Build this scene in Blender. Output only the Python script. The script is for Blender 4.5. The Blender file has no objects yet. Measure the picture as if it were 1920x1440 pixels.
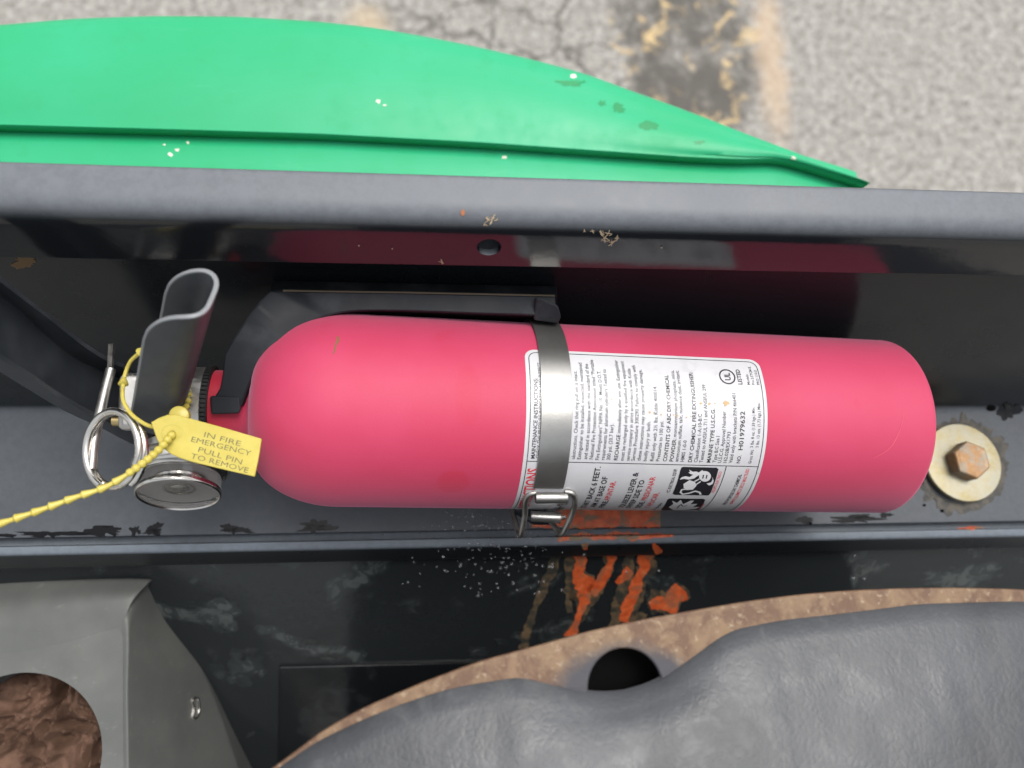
import bpy, bmesh, math, random
from math import sin, cos, pi, radians
from mathutils import Vector, Matrix, noise
random.seed(7)
S = bpy.context.scene
COL = S.collection
# ---------------------------------------------------------------- camera
F = 1450.0                      # focal length in photo pixels (1920 wide)
ax = Vector((14040, -37, -1450)).normalized()
TH = radians(12)
up = Vector((0, sin(TH), cos(TH))); up = (up - ax * up.dot(ax)).normalized()
ay = up.cross(ax)
M3 = Matrix((ax, ay, up))       # camera space -> world (rows are the world axes)
CAM = Vector((0, 0, 1.45))
cd = bpy.data.cameras.new("camera"); cam = bpy.data.objects.new("camera", cd); COL.objects.link(cam)
cam.matrix_world = Matrix.Translation(CAM) @ M3.to_4x4()
cd.sensor_width = 36; cd.lens = F / 1920 * 36; cd.clip_start = 0.01; cd.clip_end = 200
cd.dof.use_dof = True; cd.dof.focus_distance = 0.325; cd.dof.aperture_fstop = 7.5
S.camera = cam
# ---------------------------------------------------------------- world and sun (bright overcast)
w = bpy.data.worlds.new("World"); S.world = w; w.use_nodes = True
nt = w.node_tree; nt.nodes.clear()
sky = nt.nodes.new('ShaderNodeTexSky'); sky.sky_type = 'NISHITA'; sky.sun_disc = False
SUN_EL, SUN_AZ = radians(71), radians(35)
sky.sun_elevation = SUN_EL; sky.sun_rotation = SUN_AZ; sky.dust_density = 5; sky.air_density = 1.4
hs = nt.nodes.new('ShaderNodeHueSaturation'); hs.inputs['Saturation'].default_value = 0.28
bg = nt.nodes.new('ShaderNodeBackground'); bg.inputs[1].default_value = 0.15
wo = nt.nodes.new('ShaderNodeOutputWorld')
nt.links.new(sky.outputs[0], hs.inputs['Color']); nt.links.new(hs.outputs[0], bg.inputs[0]); nt.links.new(bg.outputs[0], wo.inputs[0])
sd = bpy.data.lights.new("sun", 'SUN'); sd.energy = 1.3; sd.angle = radians(25); sd.color = (1, .96, .9)
so = bpy.data.objects.new("sun", sd); COL.objects.link(so)
sv = Vector((sin(SUN_AZ) * cos(SUN_EL), cos(SUN_AZ) * cos(SUN_EL), sin(SUN_EL)))
so.rotation_euler = sv.to_track_quat('Z', 'Y').to_euler(); so.location = (0, 0, 5)
S.view_settings.view_transform = 'Standard'; S.view_settings.look = 'None'
S.view_settings.exposure = 0.42; S.view_settings.gamma = 1
# ---------------------------------------------------------------- geometry helpers
def camdir(px, py): return M3 @ Vector(((px - 960) / F, (720 - py) / F, -1))
def P(px, py, D): return CAM + camdir(px, py) * D
def CV(x, y, z): return M3 @ Vector((x, y, z))       # camera-space direction -> world
def onplane(px, py, p0, n):
    d = camdir(px, py); return CAM + d * ((p0 - CAM).dot(n) / d.dot(n))
def interp(tab, x):
    if x <= tab[0][0]: return tab[0][1]
    for (a, b), (c, d) in zip(tab, tab[1:]):
        if x <= c: return b + (d - b) * (x - a) / (c - a)
    return tab[-1][1]
def smoothtab(tab, x):
    h = 25
    return (interp(tab, x - h) + interp(tab, x + h) + 2 * interp(tab, x)) / 4
def link(o, parent=None):
    COL.objects.link(o)
    if parent is not None: o.parent = parent
    return o
def wloc(p):
    v = Vector((0, 0, 0))
    while p is not None: v += p.location; p = p.parent
    return v
def part(name, verts, faces, mat, parent=None, smooth=True, bevel=0, auto=True, ang=35):
    me = bpy.data.meshes.new(name); b = wloc(parent)
    me.from_pydata([Vector(v) - b for v in verts], [], faces); me.validate()
    bm = bmesh.new(); bm.from_mesh(me); bmesh.ops.recalc_face_normals(bm, faces=bm.faces); bm.to_mesh(me); bm.free()
    me.materials.append(mat)
    o = link(bpy.data.objects.new(name, me), parent)
    if bevel:
        m = o.modifiers.new('bevel', 'BEVEL'); m.width = bevel; m.segments = 3; m.limit_method = 'ANGLE'; m.angle_limit = radians(30)
    if smooth:
        me.shade_smooth()
        if auto: me.set_sharp_from_angle(angle=radians(ang))
    return o
def thing(name, label, cat, loc, group=None):
    o = bpy.data.objects.new(name, None); o.location = loc; o.empty_display_size = .01; link(o)
    o['label'] = label; o['category'] = cat
    if group: o['group'] = group
    return o
def tagit(o, label=None, cat=None, kind=None, group=None):
    if label: o['label'] = label
    if cat: o['category'] = cat
    if kind: o['kind'] = kind
    if group: o['group'] = group
    return o
def fillet(pts, rads, seg=6):
    out = []
    n = len(pts)
    for i, p in enumerate(pts):
        r = rads[i] if i < len(rads) else 0
        if i in (0, n - 1) or not r: out.append(Vector(p)); continue
        p = Vector(p); a = (Vector(pts[i-1]) - p); c = (Vector(pts[i+1]) - p)
        r = min(r, a.length * .48, c.length * .48); a.normalize(); c.normalize()
        A, C_ = p + a * r, p + c * r
        for k in range(seg + 1):
            t = k / seg; out.append(A * (1-t)**2 + p * 2*t*(1-t) + C_ * t*t)
    return out
def grid(rows, close_u=False, close_v=False):
    nv, nu = len(rows), len(rows[0]); vs = [v for r in rows for v in r]; fs = []
    for j in range(nv if close_v else nv - 1):
        for i in range(nu if close_u else nu - 1):
            j2, i2 = (j+1) % nv, (i+1) % nu
            fs.append((j*nu+i, j*nu+i2, j2*nu+i2, j2*nu+i))
    return vs, fs
def tube(path, r, n=10, cap=True, closed=False, radii=None):
    path = [Vector(p) for p in path]; m = len(path); rows = []; prev = None
    for i, p in enumerate(path):
        if closed: t = path[(i+1) % m] - path[i-1]
        else: t = path[min(i+1, m-1)] - path[max(i-1, 0)]
        t.normalize()
        if prev is None: a = t.orthogonal().normalized()
        else: a = (prev - t * prev.dot(t)).normalized()
        prev = a; b = t.cross(a); rr = radii[i] if radii else r
        rows.append([p + (a * cos(2*pi*k/n) + b * sin(2*pi*k/n)) * rr for k in range(n)])
    vs, fs = grid(rows, close_u=True, close_v=closed)
    if cap and not closed:
        fs.append(tuple(range(n))[::-1]); fs.append(tuple((m-1)*n + k for k in range(n)))
    return vs, fs
def frame_of(axis, ref=Vector((0, 0, 1))):
    a = Vector(axis).normalized(); x = (ref - a * ref.dot(a)).normalized(); return a, x, a.cross(x)
def lathe(prof, o, axis, n=48, ref=Vector((0, 0, 1)), cap=(True, True)):
    a, x, y = frame_of(axis, ref); o = Vector(o)
    rows = [[o + a * h + (x * cos(2*pi*k/n) + y * sin(2*pi*k/n)) * r for k in range(n)] for h, r in prof]
    vs, fs = grid(rows, close_u=True); m = len(prof)
    if cap[0]: fs.append(tuple(range(n))[::-1])
    if cap[1]: fs.append(tuple((m-1)*n + k for k in range(n)))
    return vs, fs
def join(*ms):
    vs, fs = [], []
    for v, f in ms:
        b = len(vs); vs += list(v); fs += [tuple(i + b for i in q) for q in f]
    return vs, fs
def prism(top, bot):
    n = len(top); vs = list(top) + list(bot)
    fs = [tuple(range(n)), tuple(range(2*n-1, n-1, -1))] + [(i, (i+1) % n, n + (i+1) % n, n + i) for i in range(n)]
    return vs, fs
def catmull(pts, k=8, closed=False):
    pts = [Vector(p) for p in pts]; n = len(pts); out = []
    rng = range(n) if closed else range(n - 1)
    for i in rng:
        if closed: a, b, c, d = pts[i-1], pts[i], pts[(i+1) % n], pts[(i+2) % n]
        else: a, b, c, d = pts[max(i-1, 0)], pts[i], pts[i+1], pts[min(i+2, n-1)]
        for j in range(k):
            t = j / k
            out.append(.5 * ((2*b) + (c-a)*t + (2*a-5*b+4*c-d)*t*t + (3*b-a-3*c+d)*t**3))
    if not closed: out.append(pts[-1])
    return out
def cut(obj, vs, fs):
    me = bpy.data.meshes.new('cutter'); b = wloc(obj.parent)
    me.from_pydata([Vector(v) - b for v in vs], [], fs)
    bm = bmesh.new(); bm.from_mesh(me); bmesh.ops.recalc_face_normals(bm, faces=bm.faces); bm.to_mesh(me); bm.free()
    c = bpy.data.objects.new('cutter', me); link(c, obj.parent)
    m = obj.modifiers.new('cut', 'BOOLEAN'); m.object = c; m.operation = 'DIFFERENCE'; m.solver = 'EXACT'
    bpy.context.view_layer.update()
    dg = bpy.context.evaluated_depsgraph_get()
    new = bpy.data.meshes.new_from_object(obj.evaluated_get(dg)); obj.modifiers.clear()
    obj.data = new; bpy.data.objects.remove(c); bpy.data.meshes.remove(me)
    new.shade_smooth(); new.set_sharp_from_angle(angle=radians(35))
def plate_with_hole(outline, c, r, th, n=64):
    """flat horizontal plate (star-shaped round c) with a round through hole and real thickness"""
    angs = sorted(set([2*pi*k/n for k in range(n)] + [math.atan2(p.y - c.y, p.x - c.x) % (2*pi) for p in outline]))
    inner_, outer_ = [], []
    m = len(outline)
    for a in angs:
        d = Vector((cos(a), sin(a))); best = None
        for i in range(m):
            p, q = outline[i], outline[(i+1) % m]; ex, ey = q.x - p.x, q.y - p.y; den = d.x*ey - d.y*ex
            if abs(den) < 1e-12: continue
            wx, wy = p.x - c.x, p.y - c.y; t = (wx*ey - wy*ex) / den; u_ = (wx*d.y - wy*d.x) / den
            if t > 0 and -1e-4 <= u_ <= 1.0001 and (best is None or t > best): best = t
        best = best or r * 1.5
        inner_.append(Vector((c.x + d.x*r, c.y + d.y*r, c.z))); outer_.append(Vector((c.x + d.x*best, c.y + d.y*best, c.z)))
    dn = Vector((0, 0, -th)); rows = [inner_, outer_, [p + dn for p in outer_], [p + dn for p in inner_]]
    return grid(rows, close_u=True, close_v=True)
# ---------------------------------------------------------------- material helpers
class MB:
    def __init__(s, name):
        s.m = bpy.data.materials.new(name); s.m.use_nodes = True; s.t = s.m.node_tree; s.n = s.t.nodes; s.L = s.t.links
        s.b = s.n['Principled BSDF']; g = s.n.new('ShaderNodeNewGeometry'); s.pos = g.outputs['Position']; s.nor = g.outputs['Normal']
    def set(s, **k):
        for a, v in k.items():
            i = s.b.inputs[a.replace('_', ' ')]
            if hasattr(v, 'is_linked'): s.L.new(v, i)
            else: i.default_value = (*v, 1) if isinstance(v, tuple) and len(v) == 3 and len(i.default_value) == 4 else v
        return s
    def noise(s, scale, detail=6, rough=.6, dist=0, vec=None):
        t = s.n.new('ShaderNodeTexNoise'); s.L.new(vec or s.pos, t.inputs['Vector'])
        t.inputs['Scale'].default_value = scale; t.inputs['Detail'].default_value = detail
        t.inputs['Roughness'].default_value = rough; t.inputs['Distortion'].default_value = dist
        return t.outputs['Fac']
    def voro(s, scale, feature='F1', vec=None, out='Distance', rnd=1):
        t = s.n.new('ShaderNodeTexVoronoi'); t.feature = feature; s.L.new(vec or s.pos, t.inputs['Vector'])
        t.inputs['Scale'].default_value = scale; t.inputs['Randomness'].default_value = rnd; return t.outputs[out]
    def mapv(s, scale=(1, 1, 1), rot=(0, 0, 0), loc=(0, 0, 0)):
        t = s.n.new('ShaderNodeMapping'); s.L.new(s.pos, t.inputs[0]); t.inputs['Scale'].default_value = scale
        t.inputs['Rotation'].default_value = rot; t.inputs['Location'].default_value = loc; return t.outputs[0]
    def ramp(s, f, a, b, va=0., vb=1.):
        t = s.n.new('ShaderNodeMapRange'); s.L.new(f, t.inputs[0]); t.interpolation_type = 'SMOOTHSTEP'
        for i, v in zip((1, 2, 3, 4), (a, b, va, vb)): t.inputs[i].default_value = v
        return t.outputs[0]
    def mix(s, f, a, b):
        t = s.n.new('ShaderNodeMix'); t.data_type = 'RGBA'
        for i, v in ((0, f), (6, a), (7, b)):
            if hasattr(v, 'is_linked'): s.L.new(v, t.inputs[i])
            elif isinstance(v, tuple): t.inputs[i].default_value = (*v, 1)
            else: t.inputs[i].default_value = v
        return t.outputs[2]
    def math(s, op, a, b=0.):
        t = s.n.new('ShaderNodeMath'); t.operation = op
        for i, v in enumerate((a, b)):
            if hasattr(v, 'is_linked'): s.L.new(v, t.inputs[i])
            else: t.inputs[i].default_value = v
        return t.outputs[0]
    def ball(s, c, r0, r1, scale=(1, 1, 1), wob=0, wscale=60):
        t = s.n.new('ShaderNodeVectorMath'); t.operation = 'SUBTRACT'; s.L.new(s.pos, t.inputs[0]); t.inputs[1].default_value = c
        m = s.n.new('ShaderNodeVectorMath'); m.operation = 'MULTIPLY'; s.L.new(t.outputs[0], m.inputs[0]); m.inputs[1].default_value = scale
        l = s.n.new('ShaderNodeVectorMath'); l.operation = 'LENGTH'; s.L.new(m.outputs[0], l.inputs[0])
        d = l.outputs['Value']
        if wob: d = s.math('ADD', d, s.math('MULTIPLY', s.math('SUBTRACT', s.noise(wscale, 6), .5), wob))
        return s.ramp(d, r0, r1, 1, 0)
    def bump(s, h, strength=.3, dist=.001):
        t = s.n.new('ShaderNodeBump'); s.L.new(h, t.inputs['Height']); t.inputs['Strength'].default_value = strength
        t.inputs['Distance'].default_value = dist; s.L.new(t.outputs[0], s.b.inputs['Normal']); return s
def simple(name, col, rough=.5, metal=0, **k):
    m = MB(name); m.set(Base_Color=col, Roughness=rough, Metallic=metal, **k); return m.m
# black painted steel, dusty where it faces up
def black_paint(name, dust=.5, rough=.18, base=(.010, .012, .014), dustcol=(.11, .12, .135), smudge=0):
    m = MB(name)
    sp = m.n.new('ShaderNodeSeparateXYZ'); m.L.new(m.nor, sp.inputs[0])
    upf = m.ramp(sp.outputs[2], .45, .97)
    n1 = m.noise(260, 8, .7); n2 = m.noise(28, 5, .6); n3 = m.noise(1400, 3, .7)
    d = m.math('MULTIPLY', upf, m.ramp(n2, .25, .7, .86, 1.0))
    d = m.math('MULTIPLY', d, m.ramp(n1, .35, .62, .84, 1.0))
    specks = m.math('MULTIPLY', m.ramp(m.noise(900, 3, .8), .70, .76), m.ramp(m.noise(60, 4), .42, .6, .15, .8))
    f = m.math('MAXIMUM', m.math('MULTIPLY', d, dust), m.math('MULTIPLY', specks, min(1, .35 + dust * .5)))
    if smudge:
        sm = m.math('MULTIPLY', m.ramp(m.noise(22, 5, .55, .8), .52, .68), m.ramp(m.noise(90, 4, .6, 1.5), .40, .65, .3, 1))
        f = m.math('MAXIMUM', f, m.math('MULTIPLY', sm, smudge))
    m.set(Base_Color=m.mix(f, base, dustcol), Roughness=m.math('ADD', m.math('MULTIPLY', f, .5), m.ramp(n2, .3, .7, rough * .8, rough * 1.3)), IOR=1.5)
    m.bump(m.math('ADD', m.noise(120, 4, .5), m.math('MULTIPLY', n3, .12)), .06, .002)
    return m.m
M = {}
M['rail'] = black_paint('dusty black rail paint', dust=.85, rough=.12, dustcol=(.155, .17, .19))
M['ledge'] = black_paint('dusty black ledge paint', dust=.62, rough=.22, dustcol=(.130, .145, .165))
M['ledge'].node_tree.nodes['Principled BSDF'].inputs['Specular IOR Level'].default_value = .42
M['panel'] = black_paint('glossy black panel paint', dust=.10, rough=.12, smudge=.6, dustcol=(.10, .115, .11))
M['lip'] = black_paint('worn grey black lip', dust=.95, rough=.3, dustcol=(.17, .20, .235))
# bolted steel, plastic, chrome
def steel(name, col=(.55, .54, .50), rough=.28, var=.12, scale=300, aniso=None):
    m = MB(name); v = m.mapv(aniso) if aniso else None
    n = m.noise(scale, 6, .65, vec=v); n2 = m.noise(45, 4, .6)
    m.set(Base_Color=m.mix(m.ramp(n2, .3, .7), tuple(c * .82 for c in col), col), Metallic=1., Roughness=m.ramp(n, .3, .7, rough - var * .5, rough + var))
    m.bump(n, .08, .0004); return m.m
M['band'] = steel('brushed stainless band', (.38, .375, .36), .33, .06, 1400)
M['band'].node_tree.nodes['Principled BSDF'].inputs['Metallic'].default_value = .88
M['wire'] = steel('dull steel wire', (.42, .41, .39), .42)
M['chrome'] = steel('nickel plated', (.80, .77, .71), .20, .08)
M['cast'] = steel('cast nickel', (.72, .70, .66), .38, .15, 900)
M['dark'] = simple('black hole', (.002, .002, .002), .9, Specular_IOR_Level=.1)
M['valve_dark'] = simple('black rubber', (.012, .012, .013), .55)
def bracket_mat():
    m = MB('black plastic'); n = m.noise(60, 6, .6)
    m.set(Base_Color=m.mix(m.ramp(n, .45, .75), (.010, .012, .016), (.028, .032, .037)), Roughness=m.ramp(n, .3, .7, .58, .72), Specular_IOR_Level=.3)
    m.bump(m.noise(900, 3), .1, .0003); return m.m
M['plastic'] = bracket_mat()
def lever_mat():
    m = MB('dark grey lever paint'); n = m.noise(70, 5)
    sc = m.math('MULTIPLY', m.ramp(m.noise(1500, 3, .8), .68, .74), .35)
    m.set(Base_Color=m.mix(sc, m.mix(m.ramp(n, .3, .7), (.040, .044, .050), (.058, .063, .070)), (.25, .25, .25)), Roughness=.5, IOR=1.45)
    m.bump(m.noise(500, 4), .08, .0004); return m.m
M['lever'] = lever_mat()
M['lever_edge'] = simple('worn lever edge', (.24, .25, .26), .35)
def handle_mat():
    m = MB('black handle paint'); n = m.noise(50, 6)
    m.set(Base_Color=m.mix(m.ramp(n, .4, .75), (.026, .030, .036), (.042, .047, .053)), Roughness=m.ramp(n, .3, .7, .36, .48), IOR=1.5)
    m.bump(m.noise(400, 4), .08, .0005); return m.m
M['handle'] = handle_mat()
# ---------------------------------------------------------------- frame profile (y, z at any x)
def yz(py, D):
    p = P(960, py, D); return (0, p.y, p.z)
def cyz(y, D):                                   # camera-plane y offset and depth at image centre column
    p = CAM + CV(0, y, -D); return (0, p.y, p.z)
c_rail = .2645
def Drail(py): return c_rail / (cos(TH) - sin(TH) * (720 - py) / F)
def Dled(py): return .4137 / (cos(TH) - sin(TH) * (720 - py) / F)
ra, rb = yz(329, Drail(329)), yz(414, Drail(414))
outer = [(0, ra[1] + .0005, ra[2] - .06), (0, ra[1] + .0005, ra[2] - .0001)]
rail_prof = fillet([(0, ra[1], ra[2] - .10), ra, rb, cyz(.0464, .3062), cyz(.0474, .3078), cyz(.074, .312)], [0, .0022, .009, .0006, .0006, 0], 8)
wall_prof = fillet([cyz(.0795, .3115), cyz(-.0135, .4185), yz(994, Dled(994)), yz(994.5, Dled(994) + .012)], [0, .0035, .0010, 0], 6)
lipz = yz(1003, Dled(1003))
gy = yz(1001, Dled(1001))
lip_prof = fillet([(0, gy[1] + .02, gy[2] - .009), (0, gy[1] - .0016, gy[2] - .009), (0, gy[1] - .0018, gy[2] + .0018), (0, gy[1] - .0060, gy[2] + .0014), (0, gy[1] - .0128, gy[2] - .012), (0, gy[1] - .0105, gy[2] - .022)], [0, .0002, .0010, .0028, .002, 0], 6)
pn0 = Vector((0, gy[1] - .0092, gy[2] - .021)); ang = radians(40)
pn1 = pn0 + Vector((0, -cos(ang), -sin(ang))) * .36
panel_prof = [pn0 + Vector((0, .004, .004)), pn1]
X0, X1 = -.62, .72
def extr(prof, n=60):
    xs = [X0 + (X1 - X0) * i / n for i in range(n + 1)]
    return grid([[Vector((x, p[1], p[2])) for p in prof] for x in xs])
frame = thing('steel_channel', 'black painted steel frame rail and ledge that carry the red extinguisher', 'vehicle frame', (0, ra[1], ra[2] - .1))
rail = part('top_rail', *extr(rail_prof, 1), M['rail'], frame)
solid = rail
# round hole through the rail face
hn = Vector((0, -cos(radians(19)), sin(radians(19))))
hc = onplane(917, 463, Vector(cyz(.0464, .3062)), hn)
def hole_in_sheet(o, c, axis, r, n=32):
    """bisect-free hole: boolean needs a solid, so thicken the sheet first"""
    m = o.modifiers.new('thick', 'SOLIDIFY'); m.thickness = .003; m.offset = -1
    bpy.context.view_layer.update(); dg = bpy.context.evaluated_depsgraph_get()
    new = bpy.data.meshes.new_from_object(o.evaluated_get(dg)); o.modifiers.clear(); o.data = new
    cut(o, *lathe([(-.02, r), (.02, r)], c, axis, n))
hole_in_sheet(rail, hc, hn, .0047, 40)
wall = part('back_wall', *extr(wall_prof, 1), M['ledge'], frame)
lip = part('edge_lip', *extr(lip_prof, 1), M['lip'], frame)
inner = thing('inner_panel', 'glossy black sloping panel below the ledge with orange scraped paint', 'panel', (0, pn0.y, pn0.z))
panel = part('panel_sheet', *extr(panel_prof, 1), M['panel'], inner)
def prof_hit(px, py, off=.00012, which='all'):
    d = camdir(px, py); best = None
    profs = {'all': (rail_prof, wall_prof, lip_prof, panel_prof), 'wall': (wall_prof,), 'panel': (panel_prof,), 'lip': (lip_prof,), 'rail': (rail_prof,)}[which]
    for pr in profs:
        for a, b in zip(pr, pr[1:]):
            a2, b2 = Vector((a[1], a[2])), Vector((b[1], b[2])); e = b2 - a2
            den = d.y * e.y - d.z * e.x
            if abs(den) < 1e-12: continue
            q = a2 - Vector((CAM.y, CAM.z))
            t = (q.x * e.y - q.y * e.x) / den; s = (q.x * d.z - q.y * d.y) / den
            if t > 0 and -.002 <= s <= 1.002 and (best is None or t < best[0]):
                n = Vector((0, -e.y, e.x)).normalized()
                if n.dot(d) > 0: n = -n
                best = (t, n)
    if best is None: return None
    return CAM + d * best[0] + best[1] * off, best[1]
def ribbon(pts, widths, surf, jit=.25, step=2.5, seed=0, nw=6):
    """irregular strip lying on a surface: pts in photo pixels"""
    rnd = random.Random(seed); path = []; ws = []
    for (a, b), wa, wb in zip(zip(pts, pts[1:]), widths, widths[1:]):
        L = math.hypot(b[0]-a[0], b[1]-a[1]); k = max(1, int(L / step))
        for i in range(k):
            t = i / k; path.append(Vector((a[0]+(b[0]-a[0])*t, a[1]+(b[1]-a[1])*t, 0))); ws.append(wa + (wb-wa)*t)
    path.append(Vector((*pts[-1], 0))); ws.append(widths[-1]); rows = []
    for i, p in enumerate(path):
        t = (path[min(i+1, len(path)-1)] - path[max(i-1, 0)]).normalized(); nrm = Vector((-t.y, t.x, 0)); row = []
        for s in (-1, 1):
            j = noise.noise(Vector((i * step * .035, s * 7 + seed, 1.3))) * 1.5 + noise.noise(Vector((i * step * .13, s * 7 + seed, 5.3))) * .6
            row.append(p + nrm * s * ws[i] * .5 * (1 + jit * j * 2))
        pts_ = [surf((row[0] + (row[1]-row[0]) * k / nw).x, (row[0] + (row[1]-row[0]) * k / nw).y) for k in range(nw + 1)]
        if any(q is None for q in pts_): continue
        rows.append(pts_)
    return grid(rows) if len(rows) > 1 else ([], [])
def blob(c, rx, ry, surf, jit=.35, seed=0, n=22):
    vs = []; q = surf(*c)
    if q is None: return [], []
    vs.append(q)
    for k in range(n):
        a = 2*pi*k/n; j = 1 + jit * (noise.noise(Vector((cos(a)*1.7, sin(a)*1.7, seed*3.1))) * 1.6 + noise.noise(Vector((cos(a)*5, sin(a)*5, seed*2.1))) * .8)
        p = surf(c[0] + cos(a)*rx*j, c[1] + sin(a)*ry*j)
        for sh in (.8, .6, .4, .2):
            if p is None: p = surf(c[0] + cos(a)*rx*j*(1 if abs(sin(a)) > .5 else sh), c[1] + sin(a)*ry*j*sh)
        vs.append(p if p is not None else q)
    return vs, [(0, 1+k, 1+(k+1) % n) for k in range(n)]
# ================================================================ ground
def ground_mat():
    m = MB('old asphalt')
    agg = m.voro(150, out='Color'); ac = m.n.new('ShaderNodeSeparateColor'); m.L.new(agg, ac.inputs[0])
    n1 = m.noise(52, 8, .8); n2 = m.noise(5, 5, .6); n3 = m.noise(160, 4, .7)
    col = m.mix(m.ramp(n1, .36, .62), (.16, .15, .135), (.35, .335, .305))
    col = m.mix(m.math('MULTIPLY', m.ramp(ac.outputs[0], .6, 1), .6), col, (.50, .49, .46))
    col = m.mix(m.math('MULTIPLY', m.ramp(n3, .5, .7), .35), col, (.10, .095, .085))
    cr = m.voro(6.5, 'DISTANCE_TO_EDGE', vec=None)
    wv = m.n.new('ShaderNodeVectorMath'); wv.operation = 'ADD'; nn = m.n.new('ShaderNodeTexNoise'); nn.inputs['Scale'].default_value = 14; nn.inputs['Detail'].default_value = 5
    m.L.new(m.pos, nn.inputs['Vector']); sc = m.n.new('ShaderNodeVectorMath'); sc.operation = 'SCALE'; sc.inputs['Scale'].default_value = .12
    m.L.new(nn.outputs['Color'], sc.inputs[0]); m.L.new(m.pos, wv.inputs[0]); m.L.new(sc.outputs[0], wv.inputs[1])
    m.L.new(wv.outputs[0], m.t.nodes[-1].inputs[0]) if False else None
    t = m.n.new('ShaderNodeTexVoronoi'); t.feature = 'DISTANCE_TO_EDGE'; m.L.new(wv.outputs[0], t.inputs['Vector']); t.inputs['Scale'].default_value = 8
    g0 = onplane(1000, 40, Vector((0, 0, 0)), Vector((0, 0, 1)))
    cm = m.ball(g0, .15, .42, wob=.2, wscale=4)
    crk = m.math('MULTIPLY', m.ramp(t.outputs['Distance'], .0, .06, 1, 0), cm)
    col = m.mix(m.math('MULTIPLY', crk, .75), col, (.06, .052, .045))
    g1 = onplane(1290, 95, Vector((0, 0, 0)), Vector((0, 0, 1)))
    dk = m.ball(g1, .11, .19, (1, .75, 1), .28, 7)
    col = m.mix(m.math('MULTIPLY', dk, m.ramp(m.noise(12, 5, .6, .6), .48, .66, .92, .35)), col, (.085, .078, .068))
    sand = m.math('MULTIPLY', m.ball(g1, .14, .22, (1.05, .7, 1), .1, 8), m.ramp(m.noise(15, 5, .65, .7), .53, .66))
    col = m.mix(m.math('MULTIPLY', sand, .85), col, (.62, .46, .24))
    g2 = onplane(1445, 110, Vector((0, 0, 0)), Vector((0, 0, 1)))
    st = m.ball(g2, .010, .05, (1, .16, 1), .05, 16)
    col = m.mix(m.math('MULTIPLY', st, .6), col, (.52, .38, .25))
    g3 = onplane(690, 40, Vector((0, 0, 0)), Vector((0, 0, 1)))
    col = m.mix(m.math('MULTIPLY', m.ball(g3, .0, .07, wob=.06, wscale=12), .6), col, (.55, .42, .26))
    m.set(Base_Color=col, Roughness=.85)
    m.bump(m.math('ADD', m.math('MULTIPLY', n1, .6), m.math('MULTIPLY', ac.outputs[0], .4)), .7, .006); return m.m
gm = ground_mat()
gv, gf = grid([[Vector((x, y, 0)) for x in (-60, 60)] for y in (-60, 60)])
ground = tagit(part('asphalt_ground', gv, gf, gm, smooth=False), kind='structure')
# ================================================================ green cover
def green_mat():
    m = MB('faded green paint'); n = m.noise(9, 4); n2 = m.noise(70, 6, .65)
    col = m.mix(m.ramp(n, .3, .7), (.020, .37, .155), (.030, .40, .195))
    col = m.mix(m.math('MULTIPLY', m.ramp(n2, .54, .72), .35), col, (.020, .33, .13))
    sc2 = m.math('MULTIPLY', m.ramp(m.noise(40, 7, .75, .3, vec=m.mapv((.25, 1.6, 1))), .60, .70), .22); col = m.mix(sc2, col, (.14, .50, .30))
    ch = m.math('MULTIPLY', m.ramp(m.noise(330, 3, .7), .80, .83), .7)
    col = m.mix(ch, col, (.55, .55, .45))
    m.set(Base_Color=col, Roughness=m.ramp(n2, .3, .7, .38, .48), IOR=1.4)
    m.bump(m.noise(700, 3, .5), .05, .0004); return m.m
M['green'] = green_mat()
yo = [(-500, 120), (-300, 84), (-150, 66), (0, 55), (150, 42), (300, 37), (450, 38), (600, 47), (700, 58), (800, 75), (900, 95), (1000, 118), (1100, 145), (1200, 177), (1300, 213), (1400, 252), (1500, 289), (1600, 330), (1645, 350), (1740, 402)]
yl = [(-500, 226), (0, 235), (300, 243), (600, 252), (900, 268), (1100, 282), (1300, 296), (1400, 300), (1450, 297), (1480, 301), (1520, 313), (1580, 331), (1600, 337), (1645, 352), (1740, 403)]
DG = .43
gn = up
g0 = P(600, 245, DG); UPW = Vector((0, 0, 1))
def gpt(px, py, dz=0): return onplane(px, py, g0 + UPW * dz, UPW)
green = thing('green_body_cover', 'bright green curved body cover beyond the black rail', 'vehicle cover', gpt(600, 245))
rows = []
for i in range(134):
    px = -500 + i * 16.0
    a, b = smoothtab(yo, px), smoothtab(yl, px)
    if b < a + 4: b = a + 4
    A0, B0 = gpt(px, a), gpt(px, b); r0 = min(.020, (A0 - B0).length * .42); A = gpt(px, a, -r0 * .72); A.z = g0.z; B = gpt(px, b, 0); d = (A - B); L = d.length; dn = d.normalized()
    r = min(.020, L * .42); row = [B + Vector((0, .0012, -.0085)), B + Vector((0, .0008, -.0080)), B + Vector((0, .0002, -.0005)), B + Vector((0, .0006, 0)), B + dn * .0020]
    for k in range(1, 8): row.append(B + dn * (L - r) * k / 7 + Vector((0, 0, .002 * sin(pi * k / 7))))
    for k in range(1, 9):
        t = k / 8 * pi / 2 * .98
        row.append(A + dn * (-r + r * sin(t)) + Vector((0, 0, -(r * .75) * (1 - cos(t)))))
    row.append(row[-1] + dn * .002 + Vector((0, 0, -.09)))
    rows.append(row)
uc_ = part('upper_cover', *grid(rows), M['green'], green, ang=50)
rows = []
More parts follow.
